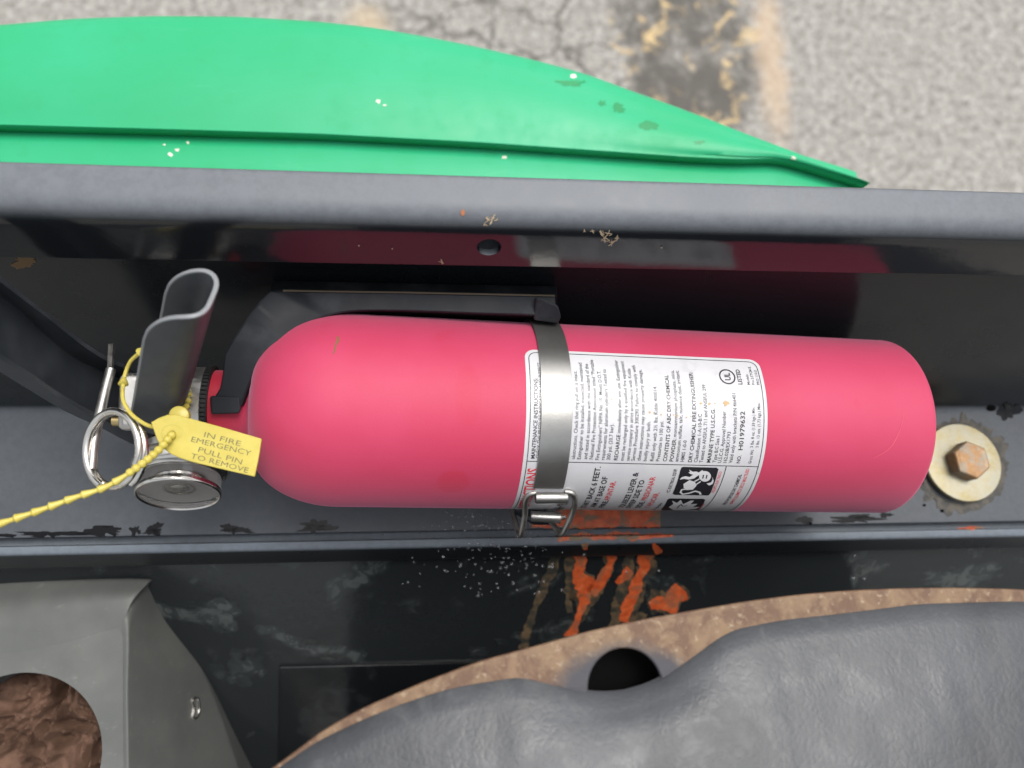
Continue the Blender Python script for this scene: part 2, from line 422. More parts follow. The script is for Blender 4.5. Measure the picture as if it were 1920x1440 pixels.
for i in range(134):
    px = -500 + i * 16.0
    b = smoothtab(yl, px); B = gpt(px, b, 0)
    k0 = B + Vector((0, .014, -.011)); row = [k0, B + Vector((0, .0004, -.0083)), B + Vector((0, -.0035, -.0080)), B + Vector((0, -.0042, -.0074)), B + Vector((0, -.0050, -.0072))]
    far = g0.y - .045
    for k in range(1, 5): row.append(Vector((B.x, row[4].y + (far - row[4].y) * k / 4, row[4].z + .0005 * k)))
    rows.append(row)
lc = part('lower_cover', *grid(rows), M['green'], green, ang=50)
from mathutils.bvhtree import BVHTree
def bvh_surf(o, off):
    bvh = BVHTree.FromPolygons([v.co + wloc(o.parent) for v in o.data.vertices], [tuple(p.vertices) for p in o.data.polygons])
    def f(px, py):
        d = camdir(px, py).normalized(); h = bvh.ray_cast(CAM, d)
        return None if h[0] is None else h[0] - d * off
    return f
gsurf = bvh_surf(uc_, .0002)
M['white_chip'] = simple('pale bird dropping', (.75, .72, .62), .8)
M['green_scuff'] = simple('darker green scuff', (.008, .25, .08), .45)
ms = [blob(c, r, r*.6, gsurf, .5, i) for i, (c, r) in enumerate([((710, 190), 5), ((1075, 143), 6), ((1488, 297), 5), ((721, 197), 3)])]
tagit(part('dropping_speck', *join(*ms), M['white_chip'], green), kind='stuff')
gsurf2 = bvh_surf(lc, .0002)
ms = [blob(c, r, r*.7, gsurf2, .5, i + 9) for i, (c, r) in enumerate([((320, 290), 5), ((332, 281), 4), ((946, 295), 4), ((308, 271), 2.5), ((352, 267), 3)])]
tagit(part('dropping_speck', *join(*ms), M['white_chip'], green), kind='stuff')
ms = [blob(c, rx, ry, gsurf, .55, i + 20, 30) for i, (c, rx, ry) in enumerate([((1068, 156), 22, 6), ((1128, 194), 7, 5), ((1160, 202), 10, 7), ((1215, 234), 14, 8), ((1312, 266), 8, 4)])]
tagit(part('scuff', *join(*ms), M['green_scuff'], green), kind='stuff')
# ================================================================ extinguisher frame of reference
R = .0415
E0 = P(640, 768, .334); E1 = P(1650, 799, .375)
e = (E1 - E0).normalized(); LEN = (E1 - E0).length - .0003
vv = CV(0, 0, 1); nn_ = (vv - e * vv.dot(e)).normalized(); tt = nn_.cross(e); 
if tt.dot(CV(0, 1, 0)) < 0: tt = -tt
def cyl(u, phi, r=R): return E0 + e * u + (nn_ * cos(phi) + tt * sin(phi)) * r
def pix_uv(px, py, r=R):
    d = camdir(px, py); o = CAM - E0; dp = d - e * d.dot(e); op = o - e * o.dot(e)
    a, b, c = dp.dot(dp), 2 * dp.dot(op), op.dot(op) - r * r; disc = max(0, b*b - 4*a*c)
    t = (-b - math.sqrt(disc)) / (2*a); p = CAM + d * t; q = p - E0
    return q.dot(e), math.atan2(q.dot(tt), q.dot(nn_))
def red_mat():
    m = MB('faded red powder coat'); n = m.noise(14, 4, .55); n2 = m.noise(2600, 2, .6); n3 = m.noise(36, 5, .6, .5)
    col = m.mix(m.ramp(n, .3, .7), (.46, .030, .080), (.50, .043, .108))
    col = m.mix(m.math('MULTIPLY', m.ramp(n3, .62, .70), .3), col, (.46, .018, .050))
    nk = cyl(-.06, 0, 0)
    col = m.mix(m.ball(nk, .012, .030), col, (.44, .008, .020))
    pa = cyl(*pix_uv(850, 905)); pb = cyl(*pix_uv(878, 740))
    col = m.mix(m.math('MULTIPLY', m.ball(pa, .0055, .0075, (1, 1, 1), .004, 80), .55), col, (.45, .014, .040))
    col = m.mix(m.math('MULTIPLY', m.ball(pb, .007, .010, (1.6, .7, .7), .005, 80), .3), col, (.46, .018, .050))
    sp = m.ramp(m.noise(420, 3, .8), .74, .79)
    col = m.mix(m.math('MULTIPLY', sp, .55), col, (.20, .01, .02))
    m.set(Base_Color=col, Roughness=m.ramp(n2, .3, .7, .52, .64), IOR=1.45, Sheen_Weight=.35, Sheen_Roughness=.5, Sheen_Tint=(1., .55, .75))
    m.bump(m.noise(1800, 3, .6), .22, .00025); return m.m
M['red'] = red_mat()
ext = thing('fire_extinguisher', 'red fire extinguisher strapped on its side in black bracket', 'fire extinguisher', E0)
prof = [(-.0520, .0150), (-.0400, .0152), (-.0372, .0158), (-.0358, .0172), (-.0354, .0195), (-.0346, .0218)]
for k in range(1, 17):
    t = k / 16; th = t * pi / 2
    prof.append((-.0346 + .0346 * (1 - cos(th)) ** .92, .0218 + (R - .0218) * sin(th)))
for k in range(1, 20): prof.append((LEN * k / 20, R))
for k in range(0, 8):
    th = k / 7 * pi / 2; prof.append((LEN - .0035 + .0035 * sin(th), R - .0035 * (1 - cos(th))))
prof += [(LEN + .0002, R - .008), (LEN - .006, R - .013), (LEN - .010, .006), (LEN - .010, .0005)]
part('cylinder_body', *lathe(prof, E0, e, 128, nn_), M['red'], ext, ang=40)
# brown scratch on the red paint
def csurf(px, py, r=R + .00012):
    u, ph = pix_uv(px, py); return cyl(u, ph, r)
M['scratch'] = simple('brown scratch', (.22, .11, .05), .7)
part('scratch', *ribbon([(633, 631), (634, 638), (629, 648), (628, 656), (625, 664)], [5, 6, 2.4, 2.6, 2.2], csurf, .25, 1.5, 3), M['scratch'], ext)
M['fine'] = simple('pale scratch', (.60, .08, .14), .5)
part('scratch', *ribbon([(v.x, v.y) for v in catmull([(1695, 775, 0), (1687, 808, 0), (1668, 840, 0), (1637, 860, 0)], 5)], [.4, .6, .8, 1, 1.2, 1.4, 1.6, 1.6, 1.7, 1.7, 1.6, 1.4, 1.2, 1, .8, .5], csurf, .3, 3, 5), M['fine'], ext)
# ---------------------------------------------------------------- label
def z3(x, y): return 940 + x / 3.692, 640 + y / 3.692
def z5(x, y): return 1230 + x / 4.645, 660 + y / 4.645
def UV(p): u, ph = pix_uv(*p); return u, ph * R
uL, _ = UV((986, 700)); _, vT = UV(z3(1100, 98)); uR, _ = UV((1439, 790)); vB = -R * radians(118)
def label_rect(u0, u1, v0, v1, rc, r, seg=8):
    vs_v = [v0 + (v1 - v0) * i / 60 for i in range(61)]
    vs_v += [v0 + rc * (1 - cos(k / seg * pi / 2)) for k in range(seg)] + [v1 - rc * (1 - cos(k / seg * pi / 2)) for k in range(seg)]
    rows = []
    for v in sorted(set(vs_v)):
        d = max(0, rc - (v - v0), rc - (v1 - v)); ins = rc - math.sqrt(max(0, rc*rc - d*d))
        rows.append([cyl(u0 + ins + (u1 - u0 - 2*ins) * k / 4, v / R, r) for k in range(5)])
    return grid(rows)
def lab_mat():
    m = MB('white label vinyl'); n = m.noise(50, 5)
    col = m.mix(m.math('MULTIPLY', m.ramp(n, .4, .75), .5), (.55, .55, .57), (.47, .47, .50))
    ring = m.voro(260, 'DISTANCE_TO_EDGE')
    msk = m.ball(cyl(*pix_uv(1330, 745)), .008, .035, wob=.02, wscale=70)
    col = m.mix(m.math('MULTIPLY', m.math('MULTIPLY', m.ramp(m.voro(210), .40, .46), m.ramp(m.noise(90, 3), .5, .6)), m.math('MULTIPLY', msk, .25)), col, (.35, .34, .33))
    m.set(Base_Color=col, Roughness=.32); m.bump(m.noise(160, 4), .05, .0005); return m.m
M['label'] = lab_mat()
label = part('paper_label', *label_rect(uL, uR, vB, vT, .0045, R + .00010), M['label'], ext)
M['ink'] = simple('black ink', (.018, .018, .022), .4)
M['inkr'] = simple('red ink', (.62, .035, .05), .4)
M['inkg'] = simple('grey ink', (.045, .048, .056), .4)
M['inkw'] = simple('white print', (.62, .62, .64), .35)
RT = R + .00019
def band_uv(pts, wd, r=RT):
    """stroke of constant width through (u, v) points on the cylinder"""
    rows = []
    P2 = [Vector((*p, 0)) for p in pts]; dense = []
    for a, b in zip(P2, P2[1:]):
        k = max(1, int((b - a).length / .0012)); dense += [a + (b - a) * i / k for i in range(k)]
    dense.append(P2[-1])
    for i, p in enumerate(dense):
        t = (dense[min(i+1, len(dense)-1)] - dense[max(i-1, 0)]).normalized(); n = Vector((-t.y, t.x, 0)) * wd / 2
        rows.append([cyl((p+n).x, (p+n).y / R, r), cyl((p-n).x, (p-n).y / R, r)])
    return grid(rows)
g = .0016; lw = .00032; rc = .0034
o_ = []
u0, u1, v1 = uL + g, uR - g, vT - g
pts = [(u0, vB + g), (u0, v1 - rc)] + [(u0 + rc * (1 - cos(k/6*pi/2)), v1 - rc + rc * sin(k/6*pi/2)) for k in range(1, 7)] + [(u1 - rc, v1)] + [(u1 - rc + rc * sin(k/6*pi/2), v1 - rc * (1 - cos(k/6*pi/2))) for k in range(1, 7)] + [(u1, vB + g)]
o_.append(band_uv(pts, lw))
vdiv = UV(z3(900, 845))[1]
o_.append(band_uv([(u0, UV(z3(185, 828))[1]), (u1, UV(z3(1770, 866))[1])], lw))
ud = UV(z3(1556, 866))[0]
o_.append(band_uv([(ud, UV(z3(1556, 862))[1]), (ud, vB + g)], lw))
part('printed_border', *join(*o_), M['ink'], label)
TEXTS = []      # (string, p_start_px, p_end_px, which end fixes u, height mm, bold, colour)
def T(s, x, y0, y1, h=7.3, bold=0, col='inkg', at='start', yref=None):
    TEXTS.append((s, x, y0, y1, h, bold, col, at, yref))
T('MAINTENANCE INSTRUCTIONS:', 230, 810, 255, 7.6, 1, 'ink')
T('CHECK THE PRESSURE INDICATOR AND INSPECT', 263, 808, 150)
for s, x, y0, y1, *q_ in [('obstructions. Check that ring pull pin is intact.', 508, 815, 205), ('Extinguisher to be installed, inspected, maintained', 548, 815, 150),
    ('and tested in accordance with the standard of the', 592, 815, 158), ('National Fire Protection Association titled \u201cPortable', 632, 815, 130),
    ('Fire Extinguishers\u201d NFPA No. 10. Meets D.O.T.', 674, 820, 205), ('requirements for aluminum cylinders. Tested to', 712, 820, 195), ('300 psi. (20.7 bar).', 752, 820, 570),
    ('immediately after any use. Extinguisher', 803, 635, 132, 822), ('must be recharged only by a qualified fire equipment', 845, 825, 140), ('service company in strict accordance with Kidde', 885, 825, 190),
    ('Service Procedure 300290. Failure to comply with', 922, 825, 168), ('these instructions may cause property damage,', 962, 825, 198), ('bodily injury or both.', 1003, 828, 553),
    ('Refill only with 2\u00bd lbs. Kidde 400014.', 1052, 828, 310), ('Pressurize to 100 psi.', 1093, 828, 550), ('monoammonium phosphate, mica,', 1188, 662, 203, 830),
    ('ammonium sulfate, talc, nuisance dust, irritant;', 1222, 832, 205), ('HMIS 1-0-0', 1262, 832, 685), ('Classification 1-A:10-B:C', 1355, 836, 503), ('Tested to ANSI/UL 711 and ANSI/UL 299', 1393, 838, 300),
    ('Type B:C Size I', 1484, 838, 655), ('U.S.C.G. Approval Number', 1520, 840, 485), ('162.028/EX1793', 1558, 840, 625), ('Valid only with brackets P/N 466401', 1595, 842, 360)]:
    T(s, x, y0, y1, yref=q_[0] if q_ else None)
T('RECHARGE', 803, 822, 645, 7.6, 1, 'ink'); T('CONTENTS OF ABC DRY CHEMICAL', 1143, 830, 235, 7.8, 1, 'ink'); T('POWDER:', 1188, 830, 672, 7.8, 1, 'ink')
T('DRY CHEMICAL FIRE EXTINGUISHER:', 1316, 835, 215, 7.8, 1, 'ink'); T('MARINE TYPE U.S.C.G.', 1445, 838, 465, 7.8, 1, 'ink')
T('NO.', 1650, 842, 788, 7.8, 0, 'ink'); T('H01979632', 1668, 752, 485, 9.3, 0, 'ink')
T('Gross Wt:', 1728, 845, 750, 6.2); T('3 lbs. 8 oz. (1.59 kgs.) Min.', 1741, 735, 455, 6.2); T('3 lbs. 13 ozs. (1.73 kgs.) Max.', 1779, 735, 425, 6.2)
T('Models:', 1721, 302, 228, 5.6); T('Pro 2.5TCM-8,', 1753, 302, 178, 5.6); T('PRO 110-2', 1787, 303, 203, 5.6)
T('LISTED', 1668, 300, 198, 8.5, 1, 'ink')
for s, x, y0, y1, b, c, *yr_ in [('START BACK 6 FEET.', 688, 1150, 865, 1, 'ink'), ('AIM AT BASE OF', 738, 1145, 935, 1, 'ink'), ('FIRE. ', 795, 1147, 1098, 1, 'ink', 965), ('APUNTAR.', 795, 1098, 965, 0, 'inkr'),
    ('SQUEEZE LEVER &', 950, 1148, 905, 1, 'ink'), ('SWEEP SIDE TO', 993, 1150, 958, 1, 'ink'), ('SIDE.', 1068, 1150, 1105, 1, 'ink', 935), ('PRESIONAR', 1068, 1098, 935, 0, 'inkr'), ('Y APLICAR.', 1096, 1150, 1043, 0, 'inkr')]:
    T(s, x, y0, y1, 11, b, c, 'end', *yr_)
T('PULL PIN.', 445, 1180, 1090, 11, 1, 'ink', 'end'); T('UNIT UP', 470, 1175, 1095, 11, 1, 'ink', 'end')
T('C', 1217, 1045, 1026, 6.5, 1, 'ink', 'end', 880); T('ELECTRICAL EQUIP.', 1217, 1020, 880, 6.5, 1, 'ink', 'end'); T('EQUIPO ELECTRICO', 1527, 1045, 900, 6.2, 0, 'inkr', 'end')
T('MULTI-PURPOSE DRY CHEMICAL', 1664, 1160, 920, 7.2, 1, 'ink', 'end'); T('AGENTE QUIMICO SECO MULTIUSO', 1718, 1160, 880, 7.2, 0, 'inkr', 'end')
T('INSTRUCTIONS', 262, 1240, 878, 22, 1, 'inkr', 'end'); T('B TRASH', 1116, 1162, 1118, 5, 1, 'ink', 'end'); T('FUEGO', 1410, 1160, 1120, 5, 0, 'inkr', 'end')
def text_meshes(items):
    """items: (string, bold) -> list of (verts2d, faces, width)"""
    objs = []
    for s, b in items:
        c = bpy.data.curves.new('t', 'FONT'); c.body = s; c.size = 1; c.resolution_u = 2; c.offset = .016 if b == 1 else (.009 if b == 0 else b)
        o = bpy.data.objects.new('t', c); COL.objects.link(o); objs.append(o)
    bpy.context.view_layer.update(); dg = bpy.context.evaluated_depsgraph_get(); out = []
    for o in objs:
        me = o.evaluated_get(dg).to_mesh()
        vs = [v.co.copy() for v in me.vertices]; fs = [tuple(p.vertices) for p in me.polygons]
        x0 = min(v.x for v in vs); x1 = max(v.x for v in vs)
        out.append(([(v.x - x0, v.y) for v in vs], fs, x1 - x0)); o.evaluated_get(dg).to_mesh_clear()
    for o in objs:
        c = o.data; bpy.data.objects.remove(o); bpy.data.curves.remove(c)
    return out
tm = text_meshes([(t[0], t[5]) for t in TEXTS])
acc = {}
for (s, x, y0, y1, h, b, colr, at, yrf), (vs, fs, wd) in zip(TEXTS, tm):
    us, va = UV(z3(x, y0)); ue, vb = UV(z3(x, y1))
    if y0 > 1150:        # start hidden round the cylinder's edge
        ue_, vb2 = UV(z3(x, 1060)); va = vb2 - (vb - vb2) * (y0 - 1060) / max(1, 1060 - y1) if y1 < 1060 else va
    ub = us if at == 'start' else ue
    if yrf: ub = UV(z3(x, yrf))[0]
    if at == 'start' and y0 > 700 and x < 1700: ub += 0
    cap = h / F * .315; sy = cap / .72; sx = (vb - va) / wd
    V = [cyl(ub - y * sy, (va + X * sx) / R, RT + (.00006 if h > 8 else 0)) for X, y in vs]
    part({'ink': 'black_lettering', 'inkg': 'small_lettering', 'inkr': 'red_lettering'}[colr], V, fs, M[colr], label, smooth=False)
# certification mark (ring with two letters)
uc, vc = UV(z3(1563, 245)); rr = .0033
ring_pts = [(uc + rr * cos(a), vc + rr * sin(a)) for a in [2*pi*k/40 for k in range(41)]]
mk = [band_uv(ring_pts, .00062)]
(tv, tf, tw), = text_meshes([('UL', .03)])
mk.append(([cyl(uc + .0013 - y * .0036, (vc - .0018 + X / tw * .0036) / R, RT) for X, y in tv], tf))
part('certification_mark', *join(*mk), M['ink'], label, smooth=False)
def poly_label(pts, zf=z5, r=RT):
    q = [UV(zf(*p)) for p in pts]; n = len(q)
    cu = sum(p[0] for p in q)/n; cv = sum(p[1] for p in q)/n
    bm = bmesh.new(); vs = [bm.verts.new((a, b, 0)) for a, b in q]; bm.faces.new(vs)
    bmesh.ops.triangulate(bm, faces=bm.faces[:], ngon_method='EAR_CLIP')
    for _ in range(3):
        ed = [x for x in bm.edges if x.calc_length() > .0015]
        if ed: bmesh.ops.subdivide_edges(bm, edges=ed, cuts=1); bmesh.ops.triangulate(bm, faces=bm.faces[:])
    bm.verts.index_update()
    out = ([cyl(v.co.x, v.co.y / R, r) for v in bm.verts], [tuple(v.index for v in f.verts) for f in bm.faces]); bm.free(); return out
def stroke_label(pts, wd, r): return band_uv([UV(z5(*p)) for p in pts], wd, r)
blk = [poly_label([(238, 998), (525, 1005), (543, 1018), (535, 1050), (470, 1232), (455, 1246), (160, 1241), (144, 1230), (210, 1030), (222, 1003)]),
       poly_label([(118, 1272), (410, 1276), (428, 1284), (400, 1340), (370, 1372), (60, 1378), (44, 1366), (100, 1282)])]
R2, R3 = RT + .00006, RT + .00012
wht = [poly_label([(205, 1108), (222, 1088), (255, 1078), (290, 1086), (322, 1066), (296, 1058), (280, 1045), (295, 1042), (288, 1022), (318, 1040), (350, 1038), (372, 1046), (400, 1026), (415, 1036), (392, 1058), (355, 1080), (330, 1098), (285, 1108), (245, 1102)], r=R2),
       poly_label([(425 + 52*cos(a), 1080 + 46*sin(a)) for a in [2*pi*k/20 for k in range(20)]], r=R2),
       poly_label([(238, 1146), (290, 1112), (338, 1128), (352, 1160), (318, 1196), (262, 1198), (240, 1178)], r=R2),
       stroke_label([(258, 1190), (222, 1196), (212, 1218), (232, 1234), (285, 1226), (340, 1208), (378, 1218), (388, 1238)], .0009, R2),
       stroke_label([(335, 1124), (376, 1102)], .0006, R2), stroke_label([(348, 1150), (388, 1124)], .0006, R2),
       poly_label([(438, 1142), (478, 1132), (492, 1108), (486, 1085), (502, 1118), (492, 1146), (462, 1160)], r=R2),
       poly_label([(110, 1345), (150, 1320), (140, 1290), (180, 1310), (215, 1284), (235, 1320), (300, 1290), (330, 1290), (300, 1320), (360, 1318), (320, 1345), (380, 1345), (340, 1362), (240, 1372), (150, 1372)], r=R2)]
bk2 = [stroke_label([(405, 1098), (412, 1066)], .0005, R3), stroke_label([(435, 1098), (442, 1066)], .0005, R3), stroke_label([(180, 1355), (215, 1320), (235, 1340), (270, 1330)], .0005, R3)]
part('pictogram_square', *join(*blk), M['ink'], label, smooth=False)
part('pictogram_figure', *join(*wht), M['inkw'], label, smooth=False)
part('pictogram_detail', *join(*bk2), M['ink'], label, smooth=False)
M['stain'] = simple('tan stain', (.48, .33, .17), .6)
def lsurf(px, py): return csurf(px, py, RT + .00008)
st = [blob(z3(*c), rx, rx*.9, lsurf, .5, i + 40, 14) for i, (c, rx) in enumerate([((1552, 432), 5), ((1560, 428), 4), ((1380, 430), 2.3), ((1440, 432), 2.6), ((1026, 492), 2.2), ((1052, 497), 1.2), ((1105, 508), 1.6), ((1215, 515), 2.2), ((1280, 527), 1.5), ((760, 402), 1.6), ((1190, 510), 1.3), ((1478, 430), 1.2), ((1782, 912), 1), ((1310, 520), 1)])]
tagit(part('stain', *join(*st), M['stain'], label), kind='stuff')
# ---------------------------------------------------------------- valve, neck gasket, gauge
neck0 = cyl(-.056, 0, 0)
gk = []
for k in range(60):
    a = 2*pi*k/60; a2 = a + 2*pi/60*.72; ro, ri = .0172, .0140
    h0, h1 = -.0548, -.0524
    def q(h, an, r): return E0 + e*h + (nn_*cos(an) + tt*sin(an))*r
    gk.append(prism([q(h0, a, ro), q(h0, a2, ro), q(h0, a2, ri), q(h0, a, ri)], [q(h1, a, ro), q(h1, a2, ro), q(h1, a2, ri), q(h1, a, ri)]))
gk.append(lathe([(-.0546, .0162), (-.0520, .0164)], E0, e, 40))
part('neck_gasket', *join(*gk), M['valve_dark'], ext, smooth=False)
part('valve_collar', *lathe([(-.0735+.004, .0110), (-.0728+.004, .0142), (-.068+.004, .0146), (-.0672+.004, .0130), (-.066+.004, .0130), (-.0652+.004, .0158), (-.0605+.0055, .0162), (-.0598+.0055, .0150)], E0, e, 48), M['cast'], ext, ang=50)
A_, = [E0 + e * -.0735]
def vbox(u0, u1, t0, t1, n0, n1):
    top = [E0 + e*u + tt*t + nn_*n1 for u, t in ((u0, t0), (u1, t0), (u1, t1), (u0, t1))]
    bot = [E0 + e*u + tt*t + nn_*n0 for u, t in ((u0, t0), (u1, t0), (u1, t1), (u0, t1))]
    return prism(top, bot)
uvb = pix_uv(221, 745, .014)[0]
part('valve_body', *join(vbox(uvb, -.0675, -.0105, .0125, -.014, .0150)), M['cast'], ext, bevel=.0028)
part('valve_stem', *join(lathe([(uvb - .006, .0022), (uvb + .002, .0024)], E0 + tt*-.0075, e, 16)), simple('brass', (.55, .42, .2), .4, 1.), ext)
# gauge
gc = P(337, 908, .322); gm_ = CV(.10, -.86, .50).normalized()
part('gauge_stem', *lathe([(-.030, .0055), (-.010, .0060)], gc, gm_, 24), M['cast'], ext)
gp = [(-.016, .0150), (-.0150, .0170)] + [(-.0075 - .0040*cos(a), .0166 + .0032*sin(a)) for a in [pi*k/10 for k in range(11)]] + [(-.0030, .0162), (-.0028, .0158)]
gauge = part('pressure_gauge', *lathe(gp, gc, gm_, 72), M['chrome'], ext, ang=60)
glass = MB('clear gauge lens'); glass.set(Base_Color=(.95, .95, .95), Roughness=.03, Transmission_Weight=1., IOR=1.45)
gmat = MB('gauge dial'); 
gmat.set(Base_Color=(.46, .44, .42), Roughness=.45)
part('dial', *lathe([(-.0026, .0158), (-.0022, .0157)], gc, gm_, 48), gmat.m, gauge)
part('dial', *lathe([(-.0021, .0042), (-.0014, .0040), (-.0010, .0010)], gc, gm_, 32), M['chrome'], gauge)
part('lens', *lathe([(-.0027, .0162), (.0030, .0165), (.0040, .0163), (.0044, .0154), (.0042, .0130), (.0036, .0060), (.0034, .0005)], gc, gm_, 72), glass.m, gauge, ang=60)
part('lens_rim', *lathe([(.0028, .01655), (.0040, .0169), (.0049, .0167), (.0051, .0162), (.0045, .0157)], gc, gm_, 72, cap=(False, False)), M['chrome'], gauge, ang=60)
part('inner_ring', *join(lathe([(-.0018, .0068), (-.0010, .0066), (-.0010, .0058), (-.0018, .0056)], gc, gm_, 48, cap=(False, False))), M['chrome'], gauge)
# ---------------------------------------------------------------- lever: U channel with scooped end
m_ = CV(-.10, -.80, .55).normalized()
lb = P(339, 772, .314); lt = P(417, 513, .256)
l_ = (lt - lb); l_ = (l_ - m_ * l_.dot(m_)); LL = l_.length + .005; l_.normalize(); lb = lb - l_ * .005
o_dir = m_.cross(l_); 
if o_dir.dot(CV(-1, 0, 0)) < 0: o_dir = -o_dir      # towards the open side
def uchan(base, l, m, o, L, wh, dep, scoop, thick=.0016, n=28, taper=0., foot=0.):
    cs = []
    for k in range(1):                          # section: free edge far (-m) -> web -> free edge near (+m)
        # arc-length like param: straight, bend, web, bend, straight
        pts = fillet([(dep, -wh, 0), (0, -wh, 0), (0, wh, 0), (dep, wh, 0)], [0, dep*.55, dep*.55, 0], 8)
        cs = pts
    den = []
    for p, q in zip(cs, cs[1:]):
        kk = max(1, int((Vector(q) - Vector(p)).length / .0006)); den += [Vector(p) + (Vector(q) - Vector(p)) * i / kk for i in range(kk)]
    cs = den + [Vector(cs[-1])]
    def section(off):
        ps = []
        for i, p in enumerate(cs):
            a = cs[max(i-1, 0)]; b = cs[min(i+1, len(cs)-1)]; t = (Vector(b) - Vector(a)).normalized(); nn = Vector((-t.y, t.x, 0)); ps.append(Vector(p) + nn * off)
        return ps
    so_, si_ = section(-thick/2), section(thick/2)
    def rows(sec):
        R_ = []
        for j in range(n + 1):
            f = j / n; row = []
            for p, c in zip(sec, cs):
                dd = max(0., min(1., c[0] / dep))   # 0 at web, 1 at free edge
                Lp = L - scoop * (1 - math.sqrt(max(0, 1 - dd * dd)))
                wfac = 1 - .0 * f
                row.append(base + l * (foot * dd + (Lp - foot * dd) * f) + o * p.x * (1 - taper * f) + m * p.y * wfac)
            R_.append(row)
        return R_
    return rows(so_), rows(si_)
ro_, ri_ = uchan(lb, l_, m_, o_dir, LL, .0100, .0155, .022)
def sheet(a, b):
    vs1, f1 = grid(a); vs2, f2 = grid(b); n1 = len(vs1); nu = len(a[0]); nv = len(a)
    vs = vs1 + vs2; fs = f1 + [tuple(i + n1 for i in f[::-1]) for f in f2]; rim = []
    loop = [i for i in range(nu)] + [j*nu + nu-1 for j in range(1, nv)] + [(nv-1)*nu + i for i in range(nu-2, -1, -1)] + [j*nu for j in range(nv-2, 0, -1)]
    for k in range(len(loop)):
        p, q = loop[k], loop[(k+1) % len(loop)]; rim.append((p, q, q + n1, p + n1))
    return vs, fs + rim
lever = part('squeeze_lever', *sheet(ro_, ri_), M['lever'], ext, bevel=.0003, ang=40)
# bare worn edge along the scooped end
mid = [(a + b) / 2 for a, b in zip(ro_[-1], ri_[-1])]
ed0 = [(a[0] + b[0]) / 2 for a, b in zip(ro_, ri_)]; ed1 = [(a[-1] + b[-1]) / 2 for a, b in zip(ro_, ri_)]
mid = ed0[4:-1] + mid + ed1[4:-1][::-1]
part('worn_edge', *tube(mid, .00084, 6), M['lever_edge'], lever)
# ---------------------------------------------------------------- carry handle: channel running out of the frame at left
K = [(-260, .215), (-120, .238), (0, .266), (60, .281), (110, .295), (160, .308), (200, .319), (245, .332), (285, .338)]
def rail_c(pts, dz):
    tb = [(p[0], p[1]) for p in pts]
    out = []
    for i in range(61):
        x = pts[0][0] + (pts[-1][0] - pts[0][0]) * i / 60
        out.append(P(x, smoothtab(tb, x), interp(K, x) + dz))
    return out
Aa = rail_c([(-260, 290), (-120, 420), (0, 523), (50, 562), (100, 600), (150, 641), (190, 668), (235, 690)], 0)
Ab = rail_c([(-260, 380), (-120, 490), (0, 573), (57, 630), (110, 672), (190, 705), (245, 722)], .013)
Ac = rail_c([(-260, 545), (-120, 640), (0, 712), (50, 742), (100, 772), (173, 803), (233, 837), (280, 850)], .012)
Ad = rail_c([(-260, 485), (-120, 588), (0, 668), (57, 703), (110, 741), (180, 780), (235, 800), (283, 812)], 0)
Ab = [p + CV(0, 0, -.012) for p in Ab]; Ac = [p + CV(0, 0, -.009) for p in Ac]
def hand(Lr, sh):
    rows = []
    for a, b, c, d in zip(Aa, Ab, Ac, Ad):
        rows.append([v for v in fillet([a, b, c, d], [0, .0020, .0016, 0], 4)])
    out = []
    for r in rows:
        q = []
        for i, p in enumerate(r):
            t = (r[min(i+1, len(r)-1)] - r[max(i-1, 0)]).normalized(); ln = (Ab[30] - Ab[20]).normalized(); n = t.cross(ln).normalized(); q.append(p + n * sh)
        out.append(q)
    return out
h_out, h_in = hand(0, -.0008), hand(0, .0008)
handle = part('carry_handle', *sheet(h_out, h_in), M['handle'], ext, ang=40)
for (x, y) in ((280, 787), (263, 833)):
    pc = P(x, y, .3235 if y < 800 else .334)
    part('rivet', *lathe([(-.004, .0027), (.0002, .0027), (.0008, .0022), (.0011, .0012), (.0012, .0002)], pc, CV(-.1, -.62, .78), 20), M['wire'], ext)
# pull pin with split ring
pin = part('pull_pin', *join(tube([P(208, 692, .308), P(198, 730, .305), P(184, 790, .300), P(176, 832, .297), P(172, 880, .294)], .0019, 14),
      vbox_ if False else tube([P(209, 647, .317), P(207, 690, .310)], .0013, 4)), M['wire'], ext)
rc0 = P(217, 844, .290)
ra1 = CV(.42, .90, .0).normalized(); rn_ = CV(-.42, .05, .90).normalized(); ra1 = (ra1 - rn_ * ra1.dot(rn_)).normalized(); ra2 = rn_.cross(ra1)
pts = []
for k in range(0, 131):
    a = -2.2 + k / 130 * 2 * pi * 1.86; f = k / 130
    pts.append(rc0 + (ra1 * cos(a) * .0142 + ra2 * sin(a) * .0141) + rn_ * (-.0016 + .0034 * f) + ra2 * .0012 * sin(f * pi))
part('split_ring', *tube(pts, .0015, 12), M['wire'] if False else M['chrome'], pin)
# ================================================================ mounting bracket
br = thing('mounting_bracket', 'black plastic bracket with steel band and wire latch round the extinguisher', 'bracket', P(760, 560, .345))
ctr = [(502, 545), (1038, 553), (1042, 590), (980, 592), (860, 586), (760, 580), (700, 580), (650, 584), (600, 596), (556, 618), (520, 645), (497, 668), (478, 700), (466, 722), (455, 750), (452, 765), (398, 765), (396, 741), (412, 736), (417, 715), (420, 668), (440, 638), (470, 590)]
DT = .3085
M['dustline'] = simple('brown dust', (.07, .058, .04), .9)
oa = [(1040, 556), (900, 553), (760, 550), (620, 548), (508, 546), (486, 566), (466, 592), (440, 632), (421, 664), (418, 700), (413, 728), (400, 748)]
ia = [(1043, 592), (900, 588), (760, 583), (660, 584), (600, 597), (556, 618), (524, 642), (500, 666), (480, 698), (468, 722), (459, 744), (453, 760)]
oc = catmull([Vector((x, y, 0)) for x, y in oa[4:]], 1); rows = []
